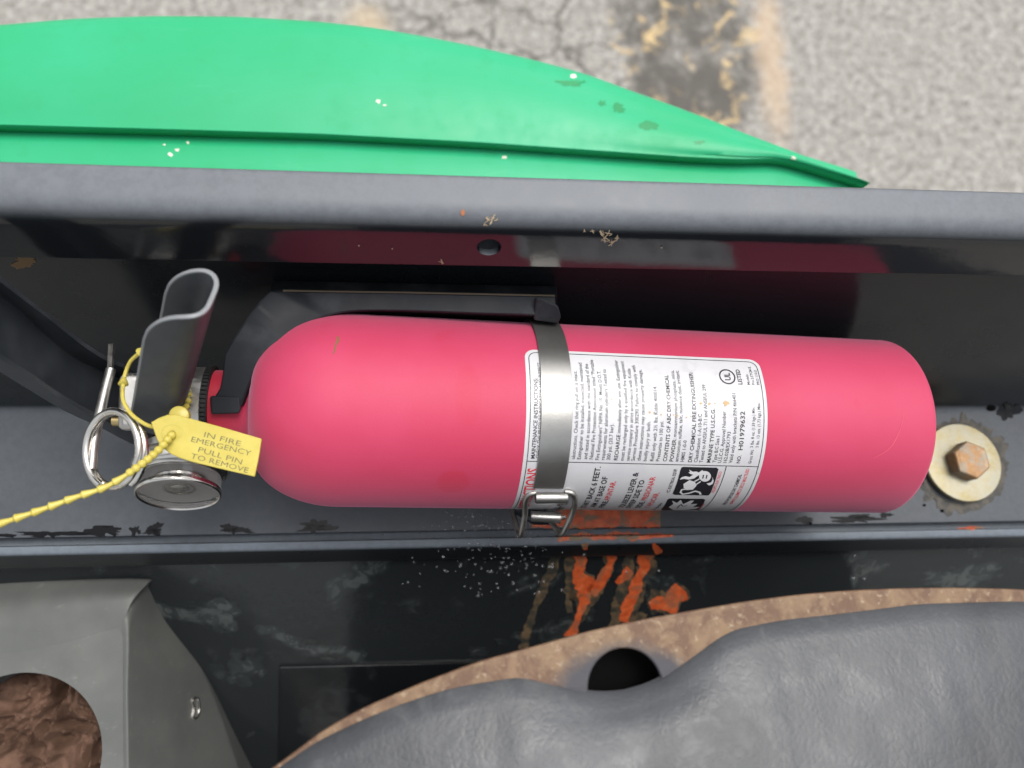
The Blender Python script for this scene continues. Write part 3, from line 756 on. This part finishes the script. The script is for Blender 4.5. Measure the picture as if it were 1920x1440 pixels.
def dd_(x, y):
    return DT + .010 * max(0, min(1, (x - 500) / 500)) + .010 * max(0, min(1, (640 - y) / 60)) * max(0, min(1, (x - 440) / 120))
io = catmull([Vector((x, y, 0)) for x, y in ia], 5); oo = []
for (p, q) in zip(oa, oa[1:]):
    for k in range(5): oo.append(Vector((p[0] + (q[0]-p[0])*k/5, p[1] + (q[1]-p[1])*k/5, 0)))
oo.append(Vector((*oa[-1], 0)))
for p, q in zip(oo, io):
    a_ = P(p.x, p.y, dd_(p.x, p.y) + .0006); b_ = P(q.x, q.y, dd_(q.x, q.y) + .0004); dz = CV(0, 0, -1) * (.022 if p.y < 640 else .016)
    rows.append([a_ + dz, a_, a_ + (b_ - a_) * .06 + CV(0, 0, .0006), a_ + (b_ - a_) * .94 + CV(0, 0, .0006), b_, b_ + dz])
hv, hf = grid(rows); hf.append(tuple(range(6))); hf.append(tuple((len(rows)-1)*6 + k for k in range(6)))
part('dust_line', *tube([P(p.x, p.y - 1.5, dd_(p.x, p.y) + .0004) for p in oo[:20]], .0005, 5), M['dustline'], br)
part('hook_arm', hv, hf, M['plastic'], br, ang=30)
tipq = [(394, 742), (449, 744), (452, 766), (448, 775), (396, 777)]
tq = [P(x, y, DT - .002) for x, y in tipq]
part('hook_tip', *prism(tq, [P(x, y, DT + .010) for x, y in tipq]), M['plastic'], br, smooth=False, bevel=.0008)
# back plate between wall and cylinder
bp = [(505, 546, .335), (1045, 556, .345), (1045, 640, .385), (560, 640, .372)]
b1 = [P(x, y, d) for x, y, d in bp]
bn = (b1[1] - b1[0]).cross(b1[3] - b1[0]).normalized(); bn = bn if bn.dot(CV(0, 0, 1)) > 0 else -bn
part('back_plate', *prism([p for p in b1], [p - bn * .006 for p in b1]), M['plastic'], br, smooth=False, bevel=.001)
be = [(1004, 556, .322), (1046, 572, .322), (1052, 594, .324), (1046, 606, .328), (1000, 600, .328)]
part('band_lug', *prism([P(*q) for q in be], [P(x, y, d + .02) for x, y, d in be]), M['plastic'], br, smooth=False, bevel=.001)
# dust line where bracket meets wall
def dsurf(px, py):
    h = prof_hit(px, py, .0004, 'wall'); return h[0] if h else None
# steel band
ub0 = UV((1014, 760))[0]; ub1 = UV((1073, 760))[0]; rows = []
for k in range(-38, 112):
    ph = radians(85 - k * 1.32)
    bulge = .0009
    rows.append([cyl(ub0, ph, R + .0010), cyl(ub0 + .0004, ph, R + .0014), cyl(ub1 - .0004, ph, R + .0014), cyl(ub1, ph, R + .0010)])
ph_end = pix_uv(1035, 916)[1]
rows = []
ph = radians(150)
while ph > ph_end:
    rr_ = R + (.0010 if ph < radians(60) else .0010 + .001 * (ph - radians(60)))
    rows.append([cyl(ub0, ph, rr_ - .0004), cyl(ub0 + .0002, ph, rr_), cyl(ub0 + (ub1-ub0)*.5, ph, rr_ + .00015), cyl(ub1 - .0002, ph, rr_), cyl(ub1, ph, rr_ - .0004)]); ph -= radians(2)
band = part('steel_band', *grid(rows), M['band'], br)
def barrel(p0, p1, r, name, parent, mat):
    ax_ = (p1 - p0); L = ax_.length
    return part(name, *lathe([(0, r*.5), (0, r*.96), (L*.01+.0002, r), (L - .0003, r), (L, r*.96), (L, r*.5)], p0, ax_, 28), mat, parent, ang=50)
c0, c1 = pix_uv(1003, 925), pix_uv(1062, 925)
barrel(cyl(c0[0], c0[1], R + .0022), cyl(c1[0], c1[1], R + .0022), .0023, 'band_curl', band, M['band'])
DB = .335
barrel(P(995, 968, DB), P(1051, 971, DB + .001), .0024, 'latch_barrel', band, M['band'])
wr = .00125
bail = catmull([P(1006, 924, .3195), P(992, 927, .3195), P(985, 940, .322), P(984, 965, .327), P(979, 992, .331), P(976, 1003, .334), P(971, 995, .340), P(962, 962, .349), P(962, 950, .352)], 6)
bail2 = catmull([P(1060, 922, .3195), P(1073, 925, .3195), P(1078, 938, .322), P(1074, 960, .327), P(1060, 992, .331), P(1053, 1001, .334), P(1045, 995, .338), P(1028, 970, .345), P(1024, 955, .348)], 6)
part('wire_bail', *join(tube(bail, wr, 12), tube(bail2, wr, 12), tube([P(1046, 971, DB), P(1060, 970, DB + .0005)], .0009, 8)), M['wire'], band)
lk = [(964, 950, .343), (996, 958, .340), (1052, 962, .340), (1040, 984, .342), (1000, 984, .342), (968, 965, .346)]
part('latch_plate', *prism([P(x, y, d + .003) for x, y, d in lk], [P(x, y, d + .0045) for x, y, d in lk]), M['handle'], band, smooth=False)
# ================================================================ yellow seal tag
def yel_mat():
    m = MB('yellow plastic'); n = m.noise(120, 4)
    m.set(Base_Color=m.mix(m.ramp(n, .3, .7), (.50, .41, .070), (.56, .47, .10)), Roughness=.38, Subsurface_Weight=.15, Subsurface_Scale=.002, Subsurface_Radius=(1., .8, .2))
    m.bump(m.noise(300, 3), .08, .0005); return m.m
M['yellow'] = yel_mat()
tg = thing('safety_seal', 'yellow plastic pull tag and beaded tie hanging from the pin ring', 'seal tag', P(323, 812, .286))
tz = [(284, 792), (298, 784), (314, 778), (333, 778), (351, 783), (420, 802), (491, 823), (485, 860), (478, 894), (418, 880), (360, 866), (338, 859), (322, 852), (308, 842), (296, 826)]
tp0, tn = P(323, 812, .285), CV(.10, .12, .98).normalized()
def tp_(px, py, off=0): return onplane(px, py, tp0, tn) + tn * off
hp = [(323 + 6.2*cos(a), 813 + 4.8*sin(a)) for a in [2*pi*k/16 for k in range(16)]]
tag_o = part('tag_plate', *prism([tp_(x, y, .0006) for x, y in tz], [tp_(x, y, -.0006) for x, y in tz]), M['yellow'], tg, smooth=False)
cut(tag_o, *prism([tp_(x, y, .004) for x, y in hp], [tp_(x, y, -.004) for x, y in hp]))
bv = tag_o.modifiers.new('bevel', 'BEVEL'); bv.width = .0003; bv.segments = 2; bv.limit_method = 'ANGLE'
# raised rim round the hole, boss at the top
part('boss', *join(tube([tp_(323 + 19*cos(a), 811 + 15*sin(a), .0004) for a in [2*pi*k/30 for k in range(30)]], .00035, 6, closed=True)), M['yellow'], tg)
part('boss', *lathe([(-.004, .0034), (-.0006, .0036), (-.0002, .0030)], P(334, 779, .287), tn, 28), M['yellow'], tg)
M['tagink'] = simple('grey print on tag', (.13, .115, .05), .5)
tl = [('IN FIRE', 383, 819, 451, 837), ('EMERGENCY', 359, 828, 470, 855), ('PULL PIN', 372, 847, 453, 871), ('TO REMOVE', 358, 859, 465, 887)]
tms = text_meshes([(t[0], -.006) for t in tl]); ms = []
for (s, x0, y0, x1, y1), (vs, fs, wd) in zip(tl, tms):
    a, b = tp_(x0, y0), tp_(x1, y1); ex = (b - a) / wd; ey = tn.cross(ex).normalized() * (.0020 / .72)
    if ey.dot(CV(0, 1, 0)) < 0: ey = -ey
    ms.append(([a + ex * X + ey * Y + tn * .00072 for X, Y in vs], fs))
part('tag_lettering', *join(*ms), M['tagink'], tag_o, smooth=False)
# beaded tail
tail = catmull([P(324, 813, .284), P(316, 822, .2815), P(296, 845, .279), P(255, 878, .276), P(200, 912, .273), P(140, 933, .270), P(80, 955, .267), P(30, 972, .264), P(-40, 996, .262), P(-120, 1030, .262)], 24)
radii = []; s_ = 0
for i, p in enumerate(tail):
    if i: s_ += (p - tail[i-1]).length
    if s_ < .020: f = abs(sin(s_ / .0024 * pi)); radii.append(.00085 + .00075 * f ** .7)
    else:
        ph_ = (s_ / .0054) % 1; radii.append(.00082 + .00085 * (ph_ ** 1.4 if ph_ < .86 else (1 - ph_) / .14))
part('beaded_tail', *tube(tail, .001, 12, radii=radii), M['yellow'], tg)
loop_ = catmull([P(318, 800, .289), P(290, 801, .287), P(268, 793, .285), P(245, 775, .284), P(231, 750, .286), P(231, 722, .290), P(236, 697, .293), P(246, 676, .292), P(262, 662, .290), P(275, 652, .288)], 10)
rad = [.00075] * len(loop_)
def cone(p, d, r, L): return lathe([(0, .0006), (L*.15, r), (L, .0007)], p, d, 12)
ms = [tube(loop_, .00075, 8)]
for i in (50, 80, 87):
    i = min(i, len(loop_) - 2); d = (loop_[i+1] - loop_[i-1]).normalized(); ms.append(cone(loop_[i], d, .0019, .0034))
part('tie_loop', *join(*ms), M['yellow'], tg)
bd = catmull([P(357, 697, .318), P(355, 715, .314), P(354, 735, .309), P(351, 755, .302), P(346, 778, .292)], 16); rad = []
s_ = 0
for i, p in enumerate(bd):
    if i: s_ += (p - bd[i-1]).length
    ph_ = (s_ / .0052) % 1; rad.append(.0006 + .0011 * (ph_ ** 1.5 if ph_ < .8 else (1 - ph_) / .2))
part('tie_loop', *tube(bd, .001, 10, radii=rad), M['yellow'], tg)
# ================================================================ hex bolt and washer on the ledge
def wz(px, py, h=0): return onplane(px, py, Vector(lipz) + Vector((0, 0, h)), UPW)
bc = wz(1801, 868, .002)
def zinc():
    m = MB('yellow zinc plate'); n = m.noise(75, 8, .7, .4); n2 = m.noise(260, 6, .7)
    col = m.mix(m.ramp(n, .35, .62), (.24, .205, .11), (.30, .29, .24)); col = m.mix(m.math('MULTIPLY', m.ramp(n2, .5, .7), .5), col, (.30, .26, .16))
    m.set(Base_Color=col, Metallic=.8, Roughness=m.ramp(n, .3, .7, .36, .55)); m.bump(n2, .15, .0006); return m.m
def rustbolt():
    m = MB('rusty bolt head'); n = m.noise(130, 8, .7, .6); n2 = m.noise(480, 5)
    col = m.mix(m.ramp(n, .42, .62), (.30, .25, .19), (.36, .20, .09)); col = m.mix(m.math('MULTIPLY', m.ramp(n2, .5, .7), .4), col, (.55, .38, .22))
    m.set(Base_Color=col, Metallic=.35, Roughness=.55); m.bump(n, .4, .0012); return m.m
bolt = thing('hex_bolt', 'rusty hex bolt with big brass coloured washer on the ledge', 'bolt', bc)
wn = Vector((-.03, .06, 1)).normalized()
part('washer', *lathe([(0, .0216), (.0003, .0222), (.0022, .0223), (.0027, .0218), (.0028, .015), (.0026, .0085), (.0026, .002)], bc, wn, 64), zinc(), bolt, ang=40)
hexr = .0108; hx = []
a, x, y = frame_of(wn)
x = CV(0, 1, 0); x = (x - wn * x.dot(wn)).normalized(); y = wn.cross(x); x, y = x * cos(.12) + y * sin(.12), y * cos(.12) - x * sin(.12)
hb = bc + wn * .0027
def ring6(h, r): return [hb + wn * h + (x * cos(k*pi/3) + y * sin(k*pi/3)) * r for k in range(6)]
vs, fs = grid([ring6(0, hexr), ring6(.0074, hexr), ring6(.0083, hexr * .91), ring6(.0080, hexr * .70)], close_u=True)
fs.append(tuple(range(18, 24))); part('bolt_head', vs, fs, rustbolt(), bolt, smooth=False, bevel=.0005)
def rustring():
    m = MB('rust bleed ring'); m.set(Base_Color=m.mix(m.ramp(m.noise(200, 6), .4, .6), (.055, .055, .052), (.10, .09, .075)), Roughness=.8); return m.m
M['rustring'] = rustring()
def led(px, py):
    h = prof_hit(px, py, .00015, 'wall'); return h[0] if h else None
def ringblob(c, r0, r1, surf, seed, n=90, jit=.1):
    rows = []
    for k in range(n + 1):
        a = 2*pi*(k % n)/n; j = 1 + jit*2*(noise.noise(Vector((cos(a)*6, sin(a)*6, seed))) + .6*noise.noise(Vector((cos(a)*17, sin(a)*17, seed))))
        rows.append([surf(c[0] + cos(a)*r, c[1] + sin(a)*r*1.02) for r in (r0, r0 + (r1-r0)*.5, (r1)*j)])
    return grid([r for r in rows if all(q is not None for q in r)])
part('rust_bleed', *ringblob((1800, 874), 68, 88, led, 3, jit=.10), M['rustring'], bolt)
# rubber grommet at the right edge and small hole in the ledge
gc_ = wz(1990, 845, 0)
grom = thing('rubber_grommet', 'round black rubber plug at the right end of the ledge', 'grommet', gc_)
part('grommet_body', *lathe([(0, .0275), (.003, .0272), (.008, .0262), (.0105, .0235), (.0112, .019), (.009, .014), (.009, .001)], gc_, UPW, 56), M['valve_dark'], grom, ang=50)
M['wet'] = MB('wet black film').set(Base_Color=(.004, .004, .005), Roughness=.05, IOR=1.33).m
# ================================================================ marks on the frame
fm = []
def surf(which, off=.00015):
    def f(px, py):
        h = prof_hit(px, py, off, which); return h[0] if h else None
    return f
SW, SP, SL, SR = surf('wall'), surf('panel'), surf('lip'), surf('rail')
wet = []
rnd = random.Random(5)
for i, (x, y, rx, ry) in enumerate([(90, 1014, 60, 5), (195, 1010, 34, 8), (255, 997, 10, 8), (290, 990, 12, 10), (285, 1010, 18, 5), (430, 990, 14, 7), (450, 1008, 22, 6), (590, 985, 22, 9), (595, 1002, 28, 7), (200, 988, 6, 2), (225, 992, 4, 2), (0, 1018, 30, 4), (1610, 968, 22, 4), (1600, 982, 45, 6), (1510, 985, 16, 6), (1660, 965, 10, 4), (1885, 772, 16, 16), (1905, 768, 14, 8)]):
    y = min(y, 991 + .0175 * (960 - x) - ry)
    wet.append(blob((x, y), rx, ry, surf('wall', .00025), .3 if x > 1700 else .55, i + 60, 36))
tagit(part('wet_patch', *join(*wet), M['wet'], frame), kind='stuff')
for q in (blob((1858, 765), 9, 6, surf('wall', .0003), .1, 3), blob((1733, 947), 3, 2.5, surf('wall', .0003), .2, 4), blob((1766, 958), 3.5, 3, surf('wall', .0003), .2, 5)): part('pit', *q, M['dark'], frame)
# orange scraped primer
def orange_mat(name, grey):
    m = MB(name); n = m.noise(85, 6, .6, .8); n2 = m.noise(240, 6, .65)
    col = m.mix(m.ramp(n2, .35, .65), (.52, .075, .018), (.70, .14, .04))
    col = m.mix(m.math('MULTIPLY', m.ramp(n, .48, .60), grey), col, (.17, .14, .085))
    col = m.mix(m.math('MULTIPLY', m.ramp(n2, .62, .70), .6), col, (.5, .30, .20))
    m.set(Base_Color=col, Roughness=.5); m.bump(m.noise(300, 5), .4, .0006); return m.m
M['orange'] = orange_mat('scraped orange primer', .5)
M['orange_dirty'] = orange_mat('dirty scraped primer', .95)
br_ = MB('brown run'); br_.set(Base_Color=br_.mix(br_.ramp(br_.noise(170, 6), .4, .62), (.035, .035, .028), (.15, .10, .055)), Roughness=.5); M['brownrun'] = br_.m
def zb(x, y): return 860 + x / 2.88, 940 + y / 2.88
def rb_(pts, ws, s, seed, jit=.3): return ribbon([zb(*p) for p in pts], [q / 2.88 for q in ws], s, jit, 1.6, seed)
org = [rb_([(650, 288), (652, 400), (668, 450), (690, 510), (672, 560), (650, 610), (625, 660), (608, 735)], [72, 66, 120, 90, 45, 40, 40, 55], SP, 1),
       rb_([(820, 288), (800, 370), (765, 440), (715, 500)], [62, 52, 45, 60], SP, 2),
       rb_([(1058, 262), (1000, 310), (1012, 350), (975, 420), (930, 530), (885, 650)], [40, 55, 60, 52, 66, 70], SP, 3),
       rb_([(925, 365), (890, 400), (850, 440)], [50, 48, 26], SP, 4),
       rb_([(1035, 570), (1085, 550), (1140, 532), (1200, 520), (1235, 510)], [40, 90, 120, 110, 30], SP, 5, .4)]
for q in org: part('paint_scrape', *q, M['orange'], inner)
SP2 = surf('panel', .00006)
und = [([(650, 288), (652, 400), (668, 450), (690, 510), (672, 560), (650, 610), (625, 660), (608, 740)], [90, 84, 150, 110, 60, 52, 52, 66]), ([(820, 288), (800, 370), (765, 440), (715, 500)], [74, 64, 60, 70]),
       ([(1058, 262), (1000, 310), (1012, 350), (975, 420), (930, 530), (885, 655)], [52, 70, 78, 70, 90, 95]), ([(1025, 575), (1085, 545), (1140, 530), (1200, 515), (1250, 505)], [60, 112, 140, 130, 46])]
for k, (p_, w_) in enumerate(und): part('brown_run', *ribbon([zb(*p) for p in p_], [q / 2.88 for q in w_], surf('panel', .00009), .35, 1.6, k + 31), M['brownrun'], inner)
brn = [rb_([(525, 290), (495, 400), (430, 520), (390, 640), (345, 800)], [46, 42, 38, 46, 60], SP2, 6),
       rb_([(600, 288), (590, 430), (600, 600)], [38, 40, 24], SP2, 7), rb_([(930, 290), (905, 450), (862, 560), (830, 690)], [60, 60, 56, 40], SP2, 8),
       rb_([(1000, 430), (975, 520), (930, 620), (1010, 640)], [40, 40, 60, 60], SP2, 9)]
for q in brn: part('brown_run', *q, M['brownrun'], inner)
part('paint_scrape', *join(ribbon([(996, 978), (1060, 972), (1120, 971), (1180, 970), (1238, 969)], [24, 36, 36, 36, 34], surf('wall', .0002), .12, 3, 10, 14)), M['orange_dirty'], frame)
for q in (ribbon([(1045, 1008), (1120, 1007), (1200, 1005), (1262, 1004)], [8, 13, 13, 5], surf('lip', .0002), .4, 2, 11, 6), ribbon([(1795, 990), (1822, 990), (1845, 990)], [2, 6, 2], surf('lip', .0002), .4, 1.5, 12), ribbon([(1098, 1018), (1100, 1030)], [14, 9], surf('lip', .0002), .4, 2, 13), ribbon([(1225, 1018), (1235, 1038)], [9, 12], surf('lip', .0002), .4, 2, 14)): part('paint_scrape', *q, M['orange_dirty'], frame)
part('mud_spot', *join(blob((45, 488), 26, 11, surf('wall', .0003), .6, 77, 40)), MB('mud').set(Base_Color=(.16, .10, .05), Roughness=.9).m, frame)
M['debris'] = simple('dry leaf crumbs', (.42, .33, .22), .8)
db = []
for i, (x, y, r) in enumerate([(918, 412, 7), (925, 405, 5), (910, 419, 4), (914, 408, 5), (930, 412, 4), (1138, 442, 9), (1150, 452, 7), (1128, 436, 5), (1157, 446, 5), (1143, 436, 6), (1134, 450, 6), (1240, 462, 2), (1095, 431, 3), (828, 488, 5), (1110, 432, 4), (735, 465, 1.5), (673, 459, 1.8)]):
    for k in range(3):
        a = rnd.uniform(0, pi); L = r * rnd.uniform(.5, 1.1); cx, cy = x + rnd.uniform(-r, r) * .6, y + rnd.uniform(-r, r) * .5
        db.append(ribbon([(cx - cos(a)*L, cy - sin(a)*L), (cx, cy + 1), (cx + cos(a)*L, cy + sin(a)*L)], [.8, r*.34, .6], surf('rail', .0004), .5, 1.2, i*3 + k, 3))
tagit(part('debris_speck', *join(*db), M['debris'], frame), kind='stuff')
part('rust_chip', *blob((868, 398), 4, 6, surf('rail', .0003), .3, 91, 16), simple('rust chip', (.35, .13, .06), .8), frame)
# dark plate added for the panel's recess, its darkness put into the colour
pnn = Vector((0, -sin(ang), cos(ang))); ap = [onplane(x, y, pn0, pnn) for x, y in ((524, 1246), (1330, 1228), (1340, 1560), (520, 1600))]
M['plate'] = black_paint('darkened recess paint', dust=.03, rough=.12, base=(.005, .006, .007), smudge=.12)
part('dark_recess_sheet', *prism([p + pnn * .0022 for p in ap], [p - pnn * .002 for p in ap]), M['plate'], inner, smooth=False, bevel=.0008)
# water beads
drops = []
for i in range(420):
    x = rnd.gauss(930, 75); y = rnd.uniform(945, 1120)
    if x > 1075 or x < 690 or rnd.random() < (y - 1010) / 130: continue
    h = prof_hit(x, y, 0)
    if not h or prof_hit(x, y, 0, 'rail'): continue
    r = rnd.uniform(.00025, .0007) * (1.25 if y > 1040 else .9); c, n = h
    drops.append(lathe([(0, r), (r*.35, r*.92), (r*.62, r*.65), (r*.75, r*.25)], c, n, 8, ref=Vector((1, 0, 0)), cap=(False, True)))
for x, y in ((1175, 1072), (1235, 1070), (1602, 1042), (1600, 1084), (1620, 1085), (1095, 1040)):
    h = prof_hit(x, y, 0); c, n = h; r = .0008; drops.append(lathe([(0, r), (r*.35, r*.92), (r*.62, r*.65), (r*.75, r*.25)], c, n, 10, ref=Vector((1, 0, 0)), cap=(False, True)))
wm = MB('water').set(Base_Color=(.9, .92, .95), Roughness=.05, Transmission_Weight=.75, IOR=1.33).m
wd_ = tagit(part('water_droplets', *join(*drops), wm), 'small water beads on the black ledge and panel left of the orange scrape', 'water drops', 'stuff')
# ================================================================ seat
yr = [(380, 1530), (470, 1470), (547, 1415), (600, 1373), (680, 1328), (800, 1277), (900, 1240), (1000, 1213), (1100, 1185), (1200, 1163), (1300, 1145), (1400, 1128), (1500, 1115), (1600, 1107), (1700, 1103), (1800, 1102), (1920, 1105), (2100, 1118), (2400, 1160)]
yc = [(380, 1545), (470, 1480), (552, 1422), (600, 1390), (680, 1353), (753, 1323), (833, 1297), (900, 1283), (940, 1280), (963, 1270), (1000, 1278), (1034, 1287), (1113, 1305), (1172, 1303), (1235, 1282), (1277, 1252), (1339, 1207), (1365, 1186), (1470, 1165), (1575, 1154), (1725, 1135), (1912, 1130), (2100, 1142), (2400, 1185)]
def rust_mat():
    m = MB('rusty seat pan'); n = m.noise(110, 7, .7, .4); n2 = m.noise(420, 5, .7); n3 = m.noise(22, 4)
    col = m.mix(m.ramp(n, .38, .60), (.115, .060, .034), (.20, .125, .068)); col = m.mix(m.math('MULTIPLY', m.ramp(n2, .55, .68), .7), col, (.34, .26, .17))
    col = m.mix(m.math('MULTIPLY', m.ramp(n3, .5, .7), .5), col, (.15, .075, .042))
    hcw = P(1172, 1280, .250)
    col = m.mix(m.ball(hcw + CV(0, -.004, 0), .016, .024, (.85, 1.3, 1), .008, 90), col, (.045, .044, .052))
    m.set(Base_Color=col, Roughness=.6); m.bump(n2, .35, .0008); return m.m
seat = thing('operator_chair', 'worn grey vinyl seat cushion on a rusty metal pan', 'seat', P(1200, 1500, .30))
s0 = P(1172, 1260, .250); sn = UPW
def sp_(px, py, h=0): return onplane(px, py, s0 + UPW * h, sn)
xs = [380 + i * 2020 / 120 for i in range(121)]
pr_t = [sp_(x, smoothtab(yr, x)) for x in xs]
deep = []
s0z = s0.z
ol = [sp_(x, smoothtab(yr, x)) for x in xs] + [sp_(2400, 1700), sp_(380, 1700)]
pan = part('rusty_pan', *plate_with_hole(ol, sp_(1173, 1290), .0122, .0022), rust_mat(), seat, smooth=False, bevel=.0007)
tb = [v for v in pr_t]
def vinyl():
    m = MB('worn grey vinyl'); n = m.noise(14, 5, .6, .3); g = m.voro(420, 'DISTANCE_TO_EDGE'); n2 = m.noise(60, 6, .7, .5)
    n4 = m.noise(150, 4, .6, 1.2, vec=m.mapv((1, .55, 1), (0, 0, .7)))
    col = m.mix(m.ramp(n, .3, .7), (.036, .039, .044), (.066, .070, .078)); col = m.mix(m.math('MULTIPLY', m.ramp(n2, .5, .75), .40), col, (.15, .15, .148))
    col = m.mix(m.math('MULTIPLY', m.ramp(g, 0, .10, 1, 0), .12), col, (.07, .075, .08))
    m.set(Base_Color=col, Roughness=m.ramp(n2, .3, .7, .36, .52), IOR=1.48)
    m.bump(m.math('ADD', m.math('MULTIPLY', m.ramp(g, 0, .25), .06), m.math('ADD', m.math('MULTIPLY', n, .6), m.math('MULTIPLY', n4, .35))), .38, .0014); return m.m
rows = []
for x in xs:
    y0 = smoothtab(yc, x); a = sp_(x, y0, .0005); row = [a + Vector((0, .001, -.002))]
    asm = sp_(x, sum(interp(yr, x + q) for q in (-200, -100, 0, 100, 200)) / 5 + 62, .0005)
    for k in range(0, 30):
        f = k / 29; yy = .16 * f
        hgt = .022 * (1 - math.exp(-yy / .055)) + .0010 * noise.noise(Vector((x / 160, yy * 30, 2)))  * min(1, k / 4) + .0006 * noise.noise(Vector((x / 45, yy * 90, 7))) * min(1, k/3)
        gb = min(1, yy / .022); gb = gb * gb * (3 - 2 * gb)
        row.append(a + (asm - a) * gb + Vector((0, -yy, hgt + .0008)))
    rows.append(row)
part('cushion', *grid(rows), vinyl(), seat, ang=180)
part('hole_dark_backing', *prism([sp_(x, y, -.016) for x, y in ((1060, 1200), (1290, 1190), (1300, 1400), (1050, 1400))], [sp_(x, y, -.03) for x, y in ((1060, 1200), (1290, 1190), (1300, 1400), (1050, 1400))]), M['dark'], seat, smooth=False)  # black block added below the pan hole so its shade reads dark
# unseen dark wall below the pan, added to block sky reflected in the panel
sb = [sp_(x, smoothtab(yr, x), -.004) + Vector((0, -.09, 0)) for x in xs[4:]]
vs, fs = grid([[p, p + Vector((0, -.002, -.30))] for p in sb]); part('under_seat_sky_block', vs, fs, M['handle'], seat)
# dark floor under everything inside the vehicle
fl_z = pn1.z + .01
vs, fs = grid([[Vector((x, y, fl_z)) for x in (X0, X1)] for y in (pn0.y - .02, -1.2)])
fl = part('vehicle_floor', vs, fs, M['handle']); tagit(fl, kind='structure')
# ================================================================ console with cup hole
def console_mat():
    m = MB('grey moulded plastic'); n = m.noise(22, 5); n2 = m.noise(140, 5, .7)
    col = m.mix(m.ramp(n, .3, .7), (.088, .093, .088), (.125, .129, .121)); col = m.mix(m.math('MULTIPLY', m.ramp(n2, .6, .75), .3), col, (.26, .26, .24))
    m.set(Base_Color=col, Roughness=.5); m.bump(m.noise(1200, 3), .15, .0003); return m.m
M['console'] = console_mat()
con = thing('cup_holder', 'grey moulded plastic cup holder with a round opening', 'cup holder', P(60, 1350, .46))
zt = P(100, 1300, .385)
def ct(px, py, h=0): return onplane(px, py, zt + UPW * h, UPW)
topo = [(-500, 1240), (-200, 1235), (0, 1232), (228, 1188), (234, 1260), (232, 1440), (228, 1800), (-500, 1800)]
# outer skirt: rim (top) -> outline (bottom)
rim = [(-500, 1190), (0, 1172), (215, 1145), (236, 1152), (240, 1200), (238, 1300), (240, 1440), (244, 1800)]
low = [(-500, 1095), (0, 1090), (258, 1085), (283, 1100), (318, 1160), (385, 1268), (447, 1440), (560, 1800)]
rimP = [ct(x, y, .0012) for x, y in rim]; lowP = [P(x, y, d) for (x, y), d in zip(low, [.405, .405, .408, .416, .430, .446, .462, .475])]
tpP = [ct(x, y, .0) for x, y in [(-500, 1245), (0, 1226), (212, 1180), (226, 1186), (230, 1204), (230, 1300), (231, 1440), (234, 1800)]]
def resam(pts, k): 
    return catmull(pts, k)
a, b, c = resam(tpP, 8), resam(rimP, 8), resam(lowP, 8)
rows = []
for p, q, r_ in zip(a, b, c):
    sec = fillet([p, q, q + (r_ - q) * .5 + Vector((0, 0, .004)), r_, r_ + Vector((0, 0, -.05))], [0, .0045, .012, .002, 0], 6)
    rows.append(sec)
shell_ = part('side_shell', *grid(rows), M['console'], con, ang=60)
cc = ct(28, 1425); cr = (ct(190, 1425) - cc).length
pl = [p + Vector((0, 0, 0)) for p in a] + [ct(-500, 1800)]
cup = part('cup_panel', *plate_with_hole(pl, cc, cr, .003, 96), M['console'], con, smooth=False, bevel=.0008)
part('cup_well', *lathe([(-.004, cr + .0005), (-.09, cr - .004), (-.091, .001)], cc, UPW, 64, cap=(False, False)), M['console'], con)
shs = bvh_surf(shell_, .0006)
part('slot_clip', *tube([shs(v.x, v.y) for v in catmull([Vector((a_, b_, 0)) for a_, b_ in ((361, 1312), (370, 1310), (373, 1328), (369, 1345), (361, 1346), (363, 1328))], 5, True)], .0008, 8, closed=True), M['chrome'], con)
# crumpled brown paper inside
def paper_mat():
    m = MB('crumpled brown paper'); n = m.noise(40, 5); 
    m.set(Base_Color=m.mix(m.ramp(n, .3, .7), (.055, .03, .02), (.17, .10, .07)), Roughness=.85, Specular_IOR_Level=.2); m.bump(m.noise(160, 6, .7, 1.), .5, .0015); return m.m
rows = []
for j in range(90):
    row = []
    for i in range(90):
        X = (i / 89 - .5) * 2; Y = (j / 89 - .5) * 2; q = Vector((X * 1.5, Y * 1.5, 3.7))
        w_ = Vector((noise.noise(q), noise.noise(q + Vector((9, 3, 1))), 0)) * .9
        f = 1 - abs(noise.noise(q * 1.1 + w_)) * 2; f2 = 1 - abs(noise.noise(q * 2.7 + w_ * 2)) * 2; f3 = 1 - abs(noise.noise(q * 6 + w_ * 3)) * 2
        rr2 = X*X + Y*Y; s = min(1, 1.0 / max(1e-6, math.sqrt(rr2)))
        row.append(cc + Vector((X * cr * .98 * s, Y * cr * .98 * s, -.050 + .015 * f + .008 * f2 + .003 * f3)))
    rows.append(row)
pp = part('crumpled_paper', *grid(rows), paper_mat(), ang=30)
tagit(pp, 'crumpled brown paper stuffed into the grey cup holder', 'paper')
